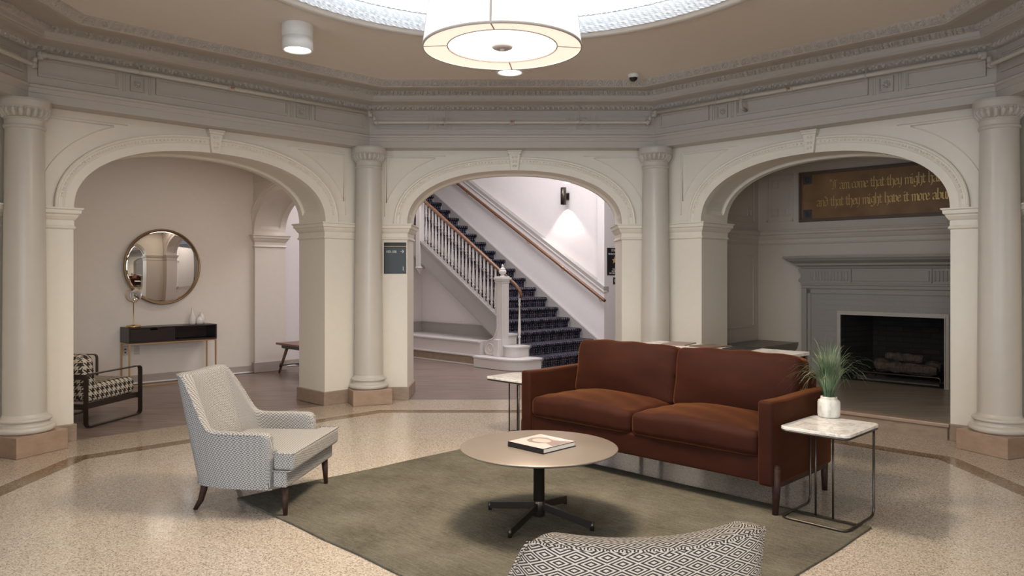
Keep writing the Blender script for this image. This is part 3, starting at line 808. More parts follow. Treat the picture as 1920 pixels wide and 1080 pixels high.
# wooden bench
t = thing('wooden_bench', 'walnut plank bench with splayed legs and black metal stretcher under the small side arch', 'bench', lw(2.44, 2.22), LR)
b = MB(); b.box(-.205, .205, -.80, .80, .425, .455); b.build('seat', 'oak', t, bevel=.004)
b = MB(); b.box(-.165, .165, -.70, .70, .375, .425); b.build('apron', 'darkwood', t, bevel=.003)
for sx in (-1, 1):
    for sy in (-1, 1):
        b = MB(); b.tube([(sx*.12, sy*.60, .40), (sx*.185, sy*.73, .01)], [.024, .017], 12); b.tube([(sx*.185, sy*.73, .012), (sx*.186, sy*.732, 0)], .014, 10)
        b.build('leg', 'oak', t)
b = MB()
for sy in (-1, 1):
    b.tube([(-.165, sy*.695, .115), (-.06, sy*.66, .125), (0, sy*.64, .13), (.06, sy*.66, .125), (.165, sy*.695, .115)], .008, 8)
    for sx in (-1, 1): b.tube([(sx*.166, sy*.692, .145), (sx*.174, sy*.708, .095)], .024, 12)
b.tube([(0, -.64, .13), (0, .64, .13)], .008, 8)
b.build('stretcher', 'steel', t)

# houndstooth lounge chairs
def make_lounge(label, loc, rz):
    t = thing('lounge_chair', label, 'armchair', loc, rz, 'houndstooth lounge chairs in the side room')
    # local x = forward, y = left ; loop frames at y = +-.33
    for sy in (-1, 1):
        P = elbowpath([(0, sy*.33, .006), (.40, sy*.33, .006), (.40, sy*.33, .515), (-.40, sy*.33, .515), (-.40, sy*.33, .006), (0, sy*.33, .006)], .05, 6)[:-1]
        b = MB(); b.strap(P, .048, .010, (0, 1, 0), closed=True); b.build('arm_frame', 'steel', t)
    b = MB(); b.bar((.38, -.32, .20), (.38, .32, .20), .02, .05); b.bar((-.38, -.32, .20), (-.38, .32, .20), .02, .05); b.bar((-.39, -.32, .49), (-.39, .32, .49), .012, .05)
    for sy in (-1, 1): b.bar((-.39, sy*.30, .205), (.39, sy*.30, .205), .02, .055)
    b.build('seat_frame', 'steel', t)
    b = MB(); b.rbox((.04, 0, .315), (.345, .285, .085), .05, 6, 3, fn=lambda p, h: (p.x, p.y, p.z*(1+.12*(1-(p.x/h.x)**2)))); b.build('seat_cushion', 'hounds', t)
    b = MB(); b.T = Matrix.Translation((-.27, 0, .47))@Matrix.Rotation(-.20, 4, 'Y'); b.rbox((0, 0, 0), (.10, .285, .235), .085, 6, 4); b.build('back_cushion', 'hounds', t)
    return t
make_lounge('houndstooth lounge chair with black strap frame nearest the left arch pier', (-4.37, 7.79, 0), math.radians(80))
make_lounge('second houndstooth lounge chair behind the first, only its arm frame showing', (-5.42, 8.87, 0), math.radians(2))

# ------------------------------------------------------------------ stair hall (frame S: x=u along nosing to the right, y=v up the flight)
SO = (.4725, 11.875, 0); SR = PI/4
def sw(u, v, z=0): return (SO[0]+S2*(u-v), SO[1]+S2*(u+v), z)
RI, TR, NS = .175, .273, 21
def nos(v): return RI + RI/TR*v
st = thing('staircase', 'white painted staircase rising left behind the central arch', 'staircase', SO, SR)
def arcp(cx, cy, r, a0, a1, n=8): return [(cx+r*math.cos(math.radians(a0+(a1-a0)*i/n)), cy+r*math.sin(math.radians(a0+(a1-a0)*i/n))) for i in range(n+1)]
for k in range(1, NS+1):
    v0 = (k-1)*TR; b = MB()
    if k == 1:
        P = [(1.62, .02), (1.62, .98)] + [(-.2, .98), (-.56, .98)] + arcp(-.22, .36, .34, 180, 270)
    elif k == 2:
        P = [(1.62, v0+.02), (1.62, v0+.5), (-.2, v0+.5)] + arcp(-.20, v0+.17, .15, 180, 270)
    else:
        P = [(1.62, v0+.02), (1.62, v0+.285), (-.19, v0+.285), (-.19, v0+.02)]
    z1 = k*RI
    b.prism(P, 0 if k < 3 else z1-.05, z1-.028)
    if k > 2: b.box(-.19, 1.62, v0+.02, v0+.045, z1-RI, z1-.05)
    cx_ = sum(p[0] for p in P)/len(P); cy_ = sum(p[1] for p in P)/len(P)
    Q = [(x+(-.022 if x < -.0 else 0), y-(.025 if y < cy_ else 0)) for x, y in P]
    b.prism(Q, z1-.028, z1); b.build('step', 'hallwhite', st, bevel=.004)
# stringer
b = MB()
def slab(b, pts, u0, u1):   # pts (v,z) polygon
    i0 = [b.add((u0, v, z)) for v, z in pts]; i1 = [b.add((u1, v, z)) for v, z in pts]; n = len(pts)
    b.face(i0); b.face(i1[::-1])
    for k in range(n): b.face([i0[k], i0[(k+1) % n], i1[(k+1) % n], i1[k]])
slab(b, [(.66, nos(.66)-.23), (3.3, nos(3.3)-.23), (3.3, nos(3.3)+.12), (.66, nos(.66)+.12)], -.245, -.20)
b.build('stringer', 'hallgrey', st)
b = MB(); slab(b, [(.66, nos(.66)+.12), (3.3, nos(3.3)+.12), (3.3, nos(3.3)+.155), (.66, nos(.66)+.155)], -.27, -.17)
slab(b, [(.66, nos(.66)-.25), (3.3, nos(3.3)-.25), (3.3, nos(3.3)-.235), (.66, nos(.66)-.235)], -.25, -.19)
b.build('stringer_cap', 'hallgrey', st)
# soffit under stairs (between stringer and wall below)
b = MB(); slab(b, [(.9, nos(.9)-.225), (6, nos(6)-.225), (6, nos(6)-.19), (.9, nos(.9)-.19)], -.20, 1.62); b.build('soffit', 'hallwhite', st)
# balusters
BP = [(1.3*r, z) for r, z in [(.013, 0), (.013, .09), (.019, .10), (.019, .11), (.012, .12), (.018, .15), (.019, .19), (.015, .30), (.011, .42), (.0095, .50), (.015, .51), (.015, .52), (.010, .53), (.013, .55), (.017, .56), (.013, .57), (.013, .72)]]
for k in range(21):
    v = .823+.0894*k; z0 = nos(v)+.15; b = MB()
    b.lathe(BP, 10, (-.22, v, z0)); b.build('baluster', 'hallwhite', st)
b = MB(); b.lathe([(r, z*1.25) for r, z in BP], 10, (-.08, .42, .35)); b.build('baluster', 'hallwhite', st)
# handrail
def handprof(b, path, w_=.032, h_=.026):
    P = [Vector(p) for p in path]; rows = []
    for i, p in enumerate(P):
        d = (P[min(i+1, len(P)-1)]-P[max(i-1, 0)]).normalized(); x = d.cross(Vector((0, 0, 1)))
        x = x.normalized() if x.length > 1e-3 else Vector((1, 0, 0)); y = x.cross(d).normalized()
        rows.append([tuple(p+x*w_*math.copysign(abs(math.cos(t))**.7, math.cos(t))+y*h_*math.copysign(abs(math.sin(t))**.8, math.sin(t))) for t in [2*PI*k/14 for k in range(14)]])
    idx = b.grid(rows, closed_v=True, smooth=True); b.face(idx[0]); b.face(idx[-1][::-1])
b = MB(); hp = []
for j in range(7):
    t = j/6; v = 2.86-.16*t; hp.append((-.22, v, nos(2.70)+.905+.10*math.sin(t*PI/2)-.10+ (v-2.7)*.1))
hp += [(-.22, v, nos(v)+.905) for v in (2.6, 2.0, 1.4, .9)]
hp += [(-.215, .75, nos(.75)+.895), (-.19, .60, nos(.60)+.88), (-.14, .47, nos(.47)+.85), (-.10, .40, nos(.40)+.80), (-.085, .38, nos(.38)+.74), (-.082, .385, nos(.38)+.69)]
handprof(b, hp, .030, .026); b.build('handrail', 'rail', st, label='oak handrail with curled end')
# newel post with finial and scroll
nw = MB(); nx, ny = -.26, .62
nw.box(nx-.072, nx+.072, ny-.072, ny+.072, RI, 1.36)
newel = nw.build('newel_post', 'hallwhite', st, bevel=.006)
b = MB()
for sx, sy in ((-1, 0), (0, -1)):
    for o_ in (-.045, .045):
        if sx: b.box(nx-.078, nx-.072, ny+o_-.004, ny+o_+.004, .50, 1.30)
        else: b.box(nx+o_-.004, nx+o_+.004, ny-.078, ny-.072, .50, 1.30)
b.box(nx-.083, nx+.083, ny-.083, ny+.083, 1.345, 1.37); b.box(nx-.092, nx+.092, ny-.092, ny+.092, 1.37, 1.395); b.box(nx-.102, nx+.102, ny-.102, ny+.102, 1.395, 1.43); b.box(nx-.08, nx+.08, ny-.08, ny+.08, 1.43, 1.445)
b.build('newel_cap', 'hallwhite', newel, bevel=.004)
b = MB(); b.lathe([(.05, 1.445), (.045, 1.455), (.028, 1.465), (.026, 1.475), (.05, 1.49), (.062, 1.515), (.058, 1.54), (.040, 1.555), (.044, 1.562), (.038, 1.572), (.020, 1.59), (.014, 1.60), (.020, 1.612), (.014, 1.628), (.001, 1.645)], 20, (nx, ny, 0)); b.build('finial', 'hallwhite', newel)
b = MB()   # scroll bracket, outline in v-z, towards +v
sc = [(ny+.05, .62), (ny+.075, .56), (ny+.11, .50), (ny+.17, .455), (ny+.235, .43), (ny+.29, .41), (ny+.325, .37), (ny+.345, .32), (ny+.345, .25), (ny+.335, .20), (ny+.30, RI), (ny+.05, RI)]
slab(b, [(v, z) for v, z in sc], nx-.075, nx+.045)
b.tube([(nx-.08, v, z) for v, z in [(ny+.05, .60), (ny+.10, .49), (ny+.17, .44), (ny+.25, .415), (ny+.31, .38), (ny+.33, .31), (ny+.32, .24), (ny+.28, .20), (ny+.14, .195)]], .010, 6)
b.tube([(nx-.08, ny+.20+.085*math.cos(a)*s_, .30+.075*math.sin(a)*s_) for a, s_ in [(i*PI/8, 1-.03*i) for i in range(22)]], .010, 6)
# small side scroll on the step facing the front
slab(b, [(ny-.05, RI), (ny+.05, RI), (ny+.05, .45), (ny-.05, .45)], nx-.16, nx-.066)
b.build('scroll_bracket', 'hallwhite', newel, bevel=.008)
# upper drop post
b = MB(); b.box(-.28, -.165, 2.73, 2.84, 1.62, 3.6); b.build('upper_post', 'hallwhite', st, bevel=.006)
b = MB(); b.lathe([(.07, 1.62), (.085, 1.61), (.085, 1.585), (.06, 1.575), (.055, 1.55), (.03, 1.52), (.015, 1.49), (.001, 1.475)], 16, (-.222, 2.785, 0)); b.build('drop_pendant', 'hallwhite', st)
# skirting beside steps on the wall side
b = MB(); slab(b, [(-.15, 0), (-.15, .10), (-.05, nos(-.05)+.06), (6, nos(6)+.06), (6, nos(6)-.5), (.5, 0)], 1.60, 1.648); b.build('wall_skirting', 'hallgrey', st)
# carpet runner
rn = MB(); prof = []; cu = [0.]
def radd(v, z): prof.append((v, z))
for k in range(1, NS+1):
    v0 = (k-1)*TR; z0 = (k-1)*RI; z1 = k*RI
    radd(v0+.006, z0+.014); radd(v0+.004, z1-.055)
    for j in range(7):
        a = PI*1.15 - j*PI*.65/6; radd(v0-.006+.030*math.cos(a)*1.0, z1-.018+.030*math.sin(a))
    radd(v0+.24, z1+.012)
dist = [0]
for i in range(1, len(prof)): dist.append(dist[-1]+math.hypot(prof[i][0]-prof[i-1][0], prof[i][1]-prof[i-1][1]))
rows = [[(u, v, z) for v, z in prof] for u in (0.0, .4, .8, 1.2, 1.575)]
ir = rn.grid(rows, smooth=False)
rn.grid([[(0, v, z), (0, v+.02, z-.02)] for v, z in prof]); rn.grid([[(1.575, v, z), (1.575, v+.02, z-.02)] for v, z in prof])
dm = {(round(v, 4), round(z, 4)): d for (v, z), d in zip(prof, dist)}
ro = rn.build('stair_carpet', 'runner', uvf=lambda c, n: (c.x, dm.get((round(c.y, 4), round(c.z, 4)), 0)), fix=False)
ro.location = SO; ro.rotation_euler = (0, 0, SR); tag(ro, 'dark navy plaid carpet runner covering the staircase steps', 'carpet')
# hall walls
wh = semp('wall_stair_right', SO, SR)
LG = lambda v: 1.2+(3.394-1.2)/3.617*v
b = MB(); slab(b, [(.071, 0), (6.4, 0), (6.4, LG(6.4)), (.071, LG(.071))], 1.645, 1.76)
b.build('lower_wall', 'hall', wh)
b = MB(); b.box(1.75, 1.90, .22, 6.4, 0, 5.6); b.box(1.65, 6.5, .07, .22, 0, 5.6)
b.build('wall_panel', 'hall', wh)
b = MB(); slab(b, [(.06, LG(.06)-.05), (6.4, LG(6.4)-.05), (6.4, LG(6.4)+.03), (.06, LG(.06)+.03)], 1.625, 1.765); b.build('wall_ledge', 'hallgrey', wh)
b = MB(); slab(b, [(.055, LG(.055)-.065), (6.4, LG(6.4)-.065), (6.4, LG(6.4)-.04), (.055, LG(.055)-.04)], 1.618, 1.70); b.build('ledge_bead', 'hallwhite', wh)
wl = semp('wall_stair_left', SO, SR)
b = MB(); b.box(-.32, -.20, 3.3, 6.4, 1.5, 5.6); b.box(-.32, 1.9, 6.4, 6.55, 0, 5.6); b.build('wall_panel', 'hall', wl)
b = MB(); slab(b, [(.70, 0), (3.3, 0), (3.3, nos(3.3)-.22), (.70, nos(.70)-.22)], .213, .30); b.build('under_stair_wall', 'hall', wl)
# handrail on wall
t = thing('wall_handrail', 'long oak handrail on brackets along the staircase right wall', 'handrail', SO, SR)
HR = lambda v: 1.038+(3.36-1.038)/3.83*(v-.0145)
b = MB(); handprof(b, [(1.565, -.01, HR(0)-.005), (1.565, 0.03, HR(.03)), (1.565, 2, HR(2)), (1.565, 4, HR(4)), (1.565, 5.2, HR(5.2))], .026, .026); b.build('rail', 'rail', t)
for v in (.12, .98, 1.84, 2.70, 3.56, 4.42):
    b = MB(); b.tube([(1.565, v, HR(v)-.02), (1.575, v, HR(v)-.06), (1.61, v, HR(v)-.085), (1.65, v, HR(v)-.08)], .007, 6); b.lathe([(.001, 0), (.022, 0), (.022, .006), (.001, .006)], 12, (1.565, v, HR(v)-.028)); b.build('bracket', 'brass', t)
# bench along under-stair wall
t = thing('built_in_bench', 'pale grey built-in bench seat below the staircase with pink marble base', 'bench', SO, SR)
b = MB(); b.box(-.40, .205, .99, 3.28, .17, .372); b.build('bench_front', 'hallwhite', t)
b = MB(); b.box(-.44, .205, .99, 3.28, .372, .40); b.build('seat', 'hallwhite', t, bevel=.005)
b = MB(); b.box(-.46, .0, .99, 3.28, .145, .17); b.build('ledge', 'hallwhite', t, bevel=.004)
b = MB(); b.box(-.42, .0, .99, 3.28, .02, .145); b.build('marble_base', 'tanstone', t, label='brown marble base')
b = MB(); b.box(-.45, .0, .99, 3.28, 0, .02); b.build('shoe_moulding', 'hallwhite', t)
b = MB(); b.box(.185, .205, .99, 3.26, .40, .575); b.box(.175, .207, .99, 3.27, .575, .595); b.box(-.6, .185, 3.25, 3.28, .40, .575); b.box(-.6, .185, 3.24, 3.28, .575, .595)
b.build('backboard', 'hallgrey', t)
# sconce
t = thing('wall_sconce', 'dark bronze cylinder up-down wall sconce beside the staircase', 'sconce', sw(1.75, .99, 2.89), SR)
b = MB(); b.box(-.02, 0, -.045, .045, -.06, .06); b.build('mount', 'steel', t, bevel=.003)
b = MB(); b.bar((-.02, 0, 0), (-.08, 0, 0), .03, .04); b.build('arm', 'steel', t)
b = MB(); b.lathe([(.001, -.12), (.045, -.12), (.050, -.155), (.052, -.155), (.052, .155), (.050, .155), (.045, .12), (.001, .12)], 28, (-.115, 0, 0)); b.build('cylinder', 'steel', t)
sx_, sy_, _ = sw(1.75-.115, .99)
spot('light_sconce_down', (sx_, sy_, 2.89-.15), (0, 0, 0), 22, (1, .93, .85), 95, .35, .03)
spot('light_sconce_up', (sx_, sy_, 2.89+.15), (PI, 0, 0), 22, (1, .93, .85), 95, .35, .03)
# stair sign
t = thing('stair_sign', 'black stair sign with gold star, partly hidden behind the central arch right pier', 'sign', sw(1.92, .07, 1.70), SR)
b = MB(); b.box(-.196, .196, -.008, 0, -.237, .237); b.build('panel', 'signblack', t, bevel=.002)
for body, sz, z, col in (('STAIR', .062, .175, 'signwhite'), ('NO ROOF ACCESS', .040, .118, 'signwhite'), ('THIS IS', .036, -.145, 'signwhite'), ('FLOOR 1', .036, -.18, 'signwhite'), ('EXIT DISCHARGE', .036, -.215, 'signwhite')):
    text(body, sz, col, t, (0, -.009, z))
b = MB(); b.poly([((.070 if i % 2 == 0 else .028)*math.cos(PI/2+i*PI/5), -.010, .02+(.070 if i % 2 == 0 else .028)*math.sin(PI/2+i*PI/5)) for i in range(10)][::-1]); b.build('star', 'signgold', t, fix=False, label='gold five-pointed star')
t = thing('small_sign', 'small black sign plate below the stair sign at the arch pier edge', 'sign', sw(1.98, .07, 1.365), SR)
b = MB(); b.box(-.085, .085, -.008, 0, -.06, .06); b.build('panel', 'signblack', t, bevel=.002); text('C', .07, 'signwhite', t, (-.045, -.009, -.02))
# room number sign on pier
t = thing('room_sign', 'slate room direction sign reading 103-108 on pier left of the staircase arch', 'sign', (-1.384, WV[0][1], 1.678))
b = MB(); b.box(-.131, .131, -.010, 0, -.184, .184); b.build('panel', 'signblack', t, bevel=.002)
b = MB(); b.box(-.122, .122, -.013, -.010, -.175, .120); b.build('slate_face', 'signgreen', t)
b = MB(); b.box(-.131, .131, -.012, -.009, .134, .140); b.build('divider', 'signgold', t)
text('103-108', .040, 'signwhite', t, (-.108, -.0135, .062), align='LEFT', sx=.95)
text('1', .068, 'signwhite', t, (.098, -.0135, -.148), align='CENTER')
b = MB(); b.bar((.065, -.014, .078), (.104, -.014, .078), .003, .006); b.bar((.088, -.014, .096), (.106, -.014, .077), .003, .006); b.bar((.088, -.014, .060), (.106, -.014, .079), .003, .006); b.build('arrow', 'signwhite', t)

# ------------------------------------------------------------------ fireplace niche (frame R)
wnr = semp('wall_niche', RM, RR)
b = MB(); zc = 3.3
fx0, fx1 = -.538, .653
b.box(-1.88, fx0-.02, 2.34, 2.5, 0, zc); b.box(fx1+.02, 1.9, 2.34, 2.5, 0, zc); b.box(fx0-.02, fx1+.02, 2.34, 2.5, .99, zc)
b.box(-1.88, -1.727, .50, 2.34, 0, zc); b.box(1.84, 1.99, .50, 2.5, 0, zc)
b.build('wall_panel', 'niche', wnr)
NI = [(0, 1.885), (.010, 1.89), (.016, 1.90), (.006, 1.915), (.006, 1.955), (.022, 1.97), (.036, 2.0), (.040, 2.015), (.058, 2.03), (.060, 2.055), (.072, 2.065), (.072, 2.078), (0, 2.085)]
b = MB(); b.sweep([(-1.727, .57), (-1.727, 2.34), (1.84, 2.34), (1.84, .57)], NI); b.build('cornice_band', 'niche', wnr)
def recpanel(b, x0, x1, z0, z1, plane, axis, w_=.03, d=.014):
    for (a0, a1, c0, c1) in ((x0, x1, z0, z0+w_), (x0, x1, z1-w_, z1), (x0, x0+w_, z0, z1), (x1-w_, x1, z0, z1)):
        if axis == 'y': b.box(a0, a1, plane-d, plane, c0, c1)
        else: b.box(plane, plane+d, a0, a1, c0, c1)
b = MB()
recpanel(b, -1.60, -1.22, 2.20, 2.84, 2.34, 'y', .022); recpanel(b, -1.545, -1.275, 2.26, 2.78, 2.34, 'y', .012, .008)
for x in (-1.53, -1.34):
    for z in (2.28, 2.66): recpanel(b, x, x+.10, z, z+.10, 2.34, 'y', .014, .016)
recpanel(b, .72, 2.22, 2.20, 2.84, -1.727, 'x', .022); recpanel(b, .78, 2.16, 2.26, 2.78, -1.727, 'x', .012, .008)
recpanel(b, 2.02, 2.12, 2.28, 2.38, -1.727, 'x', .014, .016)
recpanel(b, .72, 2.20, .76, 1.74, -1.727, 'x', .026)
b.build('panel_moulding', 'niche', wnr, bevel=.003)
# raised hearth floor
hf = semp('floor_hearth', RM, RR)
c7, w7 = spec[7]
P = [(c7-w7, .02), (c7+w7, .02), (c7+w7, .57), (1.84, .57), (1.84, 2.34), (-1.727, 2.34), (-1.727, .57), (c7-w7, .57)]
b = MB(); b.prism(P, 0, .15); b.build('hearth_platform', 'hearthfloor', hf)
b = MB(); b.box(c7-w7, c7+w7, -.022, .03, .0, .115); b.build('riser', 'tanstone', hf)
b = MB(); b.box(c7-w7-.0, c7+w7+.0, -.045, .075, .118, .153); b.build('step_nosing', 'nosing', hf, bevel=.008)
# niche bench
t = thing('fireside_bench', 'grey moulded wooden bench built against the left wall of the fireplace niche', 'bench', RM, RR)
b = MB(); b.sweep([(-1.20, .60), (-1.20, 2.335)], [(-.04, .15), (-.04, .42), (0, .43), (.012, .46), (.035, .49), (.042, .52), (.050, .535), (.050, .565), (-.515, .565), (-.515, .15)]); b.build('bench_body', 'benchgrey', t)
b = MB(); b.box(-1.72, -1.145, .60, 2.335, .565, .572); b.build('seat', 'benchgrey', t)
# fireplace
t = thing('fireplace', 'grey painted fireplace with moulded mantel and dark firebox in right niche', 'fireplace', RM, RR)
sL, sRt = -1.025, 1.14
b = MB()
b.box(sL, fx0, 2.22, 2.335, .15, 1.36); b.box(fx1, sRt, 2.22, 2.335, .15, 1.36); b.box(fx0, fx1, 2.22, 2.335, .975, 1.36)
b.build('surround', 'greybrick', t)
b = MB()
for q in ((fx0-.045, fx0, .15, 1.02), (fx1, fx1+.045, .15, 1.02), (fx0, fx1, .975, 1.02)): b.box(q[0], q[1], 2.203, 2.222, q[2], q[3])
for q in ((fx0-.012, fx0, .15, .985), (fx1, fx1+.012, .15, .985), (fx0, fx1, .973, .985)): b.box(q[0], q[1], 2.19, 2.21, q[2], q[3])
b.build('opening_frame', 'putty', t)
b = MB()
for x0_, x1_ in ((sL-.02, sL+.05), (sRt-.05, sRt+.02)): b.box(x0_, x1_, 2.19, 2.335, .15, 1.30)
for x0_, x1_ in ((sL+.055, sL+.10), (sRt-.10, sRt-.055)): b.box(x0_, x1_, 2.205, 2.222, .15, 1.30)
b.box(sL-.02, sRt+.02, 2.19, 2.335, 1.30, 1.345); b.box(sL+.055, sRt-.055, 2.205, 2.222, 1.235, 1.295); b.box(sL-.02, sRt+.02, 2.17, 2.335, 1.345, 1.365)
b.build('pilaster_border', 'nichegrey', t, bevel=.003)
b = MB(); b.box(sL+.0, sRt-.0, 2.18, 2.335, 1.365, 1.56)
for x0_, x1_ in ((sL+.10, sL+.60), (sRt-.60, sRt-.10)):
    n_ = 12
    for i in range(n_):
        xx = x0_+(x1_-x0_)*(i+.5)/n_; b.rbox((xx, 2.178, 1.462), (.011, .010, .062), .009, 1, 2)
b.box(sL+.64, sRt-.64, 2.165, 2.18, 1.40, 1.525)
for q in (sL+.62, sRt-.62): b.box(q-.012, q+.012, 2.16, 2.18, 1.38, 1.55)
b.build('fluted_frieze', 'nichegrey', t, bevel=.002)
for q, sg in ((sL, -1), (sRt, 1)):
    b = MB(); O = [(0, 1.56), (.060, 1.56), (.062, 1.545), (.050, 1.520), (.030, 1.495), (.022, 1.465), (.030, 1.440), (.052, 1.425), (.060, 1.405), (.052, 1.385), (.030, 1.372), (0, 1.366)]
    for yy in (2.185, 2.30): b.poly([(q+sg*x, yy, z) for x, z in O])
    b.grid([[(q+sg*x, 2.185, z), (q+sg*x, 2.30, z)] for x, z in O]); b.build('scroll_corbel', 'nichegrey', t)
SH = [(0, 1.555), (.02, 1.56), (.035, 1.585), (.07, 1.60), (.075, 1.625), (.10, 1.635), (.15, 1.66), (.17, 1.685), (.185, 1.69), (.185, 1.72), (0, 1.722)]
b = MB(); b.sweep([(sL-.0, 2.335), (sL-.0, 2.18), (sRt+.0, 2.18), (sRt+.0, 2.335)][::-1], [(-o, z) for o, z in SH]); b.box(sL, sRt, 2.18, 2.335, 1.56, 1.72); b.build('mantel_shelf', 'nichegrey', t)
b = MB()
q = [(fx0, 2.22), (fx0+.16, 2.86), (fx1-.16, 2.86), (fx1, 2.22)]
for i in range(3): b.poly([(*q[i], .15), (*q[i+1], .15), (*q[i+1], 1.0), (*q[i], 1.0)])
b.poly([(*p, .999) for p in q]); b.poly([(*p, .154) for p in q])
b.build('firebox', 'sootbrick', t, fix=False)
b = MB(); b.box(fx0+.10, fx1-.10, 2.36, 2.80, .156, .172); o = b.build('ash_bed', 'ash', t)
# logs and grate
gt = thing('fire_grate', 'low black metal grate rail in front of the fireplace logs', 'grate', RM, RR)
b = MB(); b.tube(elbowpath([(fx0+.16, 2.30, .156), (fx0+.16, 2.30, .26), (fx1-.07, 2.30, .26), (fx1-.07, 2.30, .156)], .03), .010, 8)
for x in (fx0+.25, .05, fx1-.2): b.tube([(x, 2.30, .26), (x, 2.70, .26)], .008, 6); b.tube([(x, 2.70, .26), (x, 2.70, .172)], .008, 6)
b.build('grate_rail', 'steel', gt)
def log(ax, ay, az, bx, by, bz, r, label):
    A_ = Vector((ax, ay, az)); B_ = Vector((bx, by, bz)); mid = (A_+B_)/2; n = 14; rows = []
    d = (B_-A_).normalized(); x = d.cross(Vector((0, 0, 1))).normalized(); y = x.cross(d)
    b = MB()
    for i in range(n+1):
        c = A_.lerp(B_, i/n)-mid; rr = r*(1+.12*math.sin(i*1.7)+.05*math.sin(i*3.9))
        if i in (0, n): rr *= .85
        rows.append([tuple(c+(x*math.cos(2*PI*k/14)+y*math.sin(2*PI*k/14))*rr*(1+.10*math.sin(k*3+i*.6)+.05*random.random())) for k in range(14)])
    idx = b.grid(rows, closed_v=True, smooth=False); b.face(idx[0]); b.face(idx[-1][::-1])
    o = b.build('fire_log', 'bark'); W = lw(mid.x, mid.y, (RM, RR)); o.location = (W[0], W[1], mid.z); o.rotation_euler = (0, 0, RR)
    tag(o, label, 'log', 'logs in the fireplace')
log(-.18, 2.44, .335, .52, 2.42, .325, .062, 'large charred front log lying across the grate')
log(-.26, 2.62, .345, .50, 2.64, .345, .066, 'charred log lying at the back of the grate')
log(-.10, 2.54, .455, .34, 2.50, .445, .048, 'smaller pale split log resting on top of the others')

# inscription plaque
t = thing('inscription_panel', 'long bronze-brown framed panel with gilt blackletter quotation above the fireplace', 'sign', lw(.03, 2.34, (RM, RR))[:2]+(2.51,), RR)
pw = 1.165; ph = .332
b = MB(); b.box(-pw, pw, -.012, 0, -ph, ph); b.build('panel', 'plaque', t)
b = MB()
for q in ((-pw, pw, -ph, -ph+.022), (-pw, pw, ph-.022, ph), (-pw, -pw+.022, -ph+.022, ph-.022), (pw-.022, pw, -ph+.022, ph-.022)): b.box(q[0], q[1], -.030, 0, q[2], q[3])
b.build('frame', 'plaqueframe', t)
b = MB()
for q in ((-pw+.03, pw-.03, -ph+.03, -ph+.042), (-pw+.03, pw-.03, ph-.042, ph-.03), (-pw+.03, -pw+.042, -ph+.03, ph-.03), (pw-.042, pw-.03, -ph+.03, ph-.03)): b.box(q[0], q[1], -.022, 0, q[2], q[3])
b.build('inner_bead', 'plaqueframe', t)
for sx in (-1, 1):
    for sz in (-1, 1):
        cx_, cz_ = sx*(pw-.115), sz*(ph-.105); b = MB(); b.box(cx_-.06, cx_+.06, -.014, 0, cz_-.06, cz_+.06)
        for j in range(8): a = j*PI/4; b.ball((cx_+.034*math.cos(a), -.02, cz_+.034*math.sin(a)), .013, 4)
        b.ball((cx_, -.02, cz_), .016, 5)
        for dx in (-.045, .045):
            for dz in (-.045, .045): b.ball((cx_+dx, -.02, cz_+dz), .009, 4)
        b.build('corner_rosette', 'rosettedark', t, label='dark grey carved corner rosette')
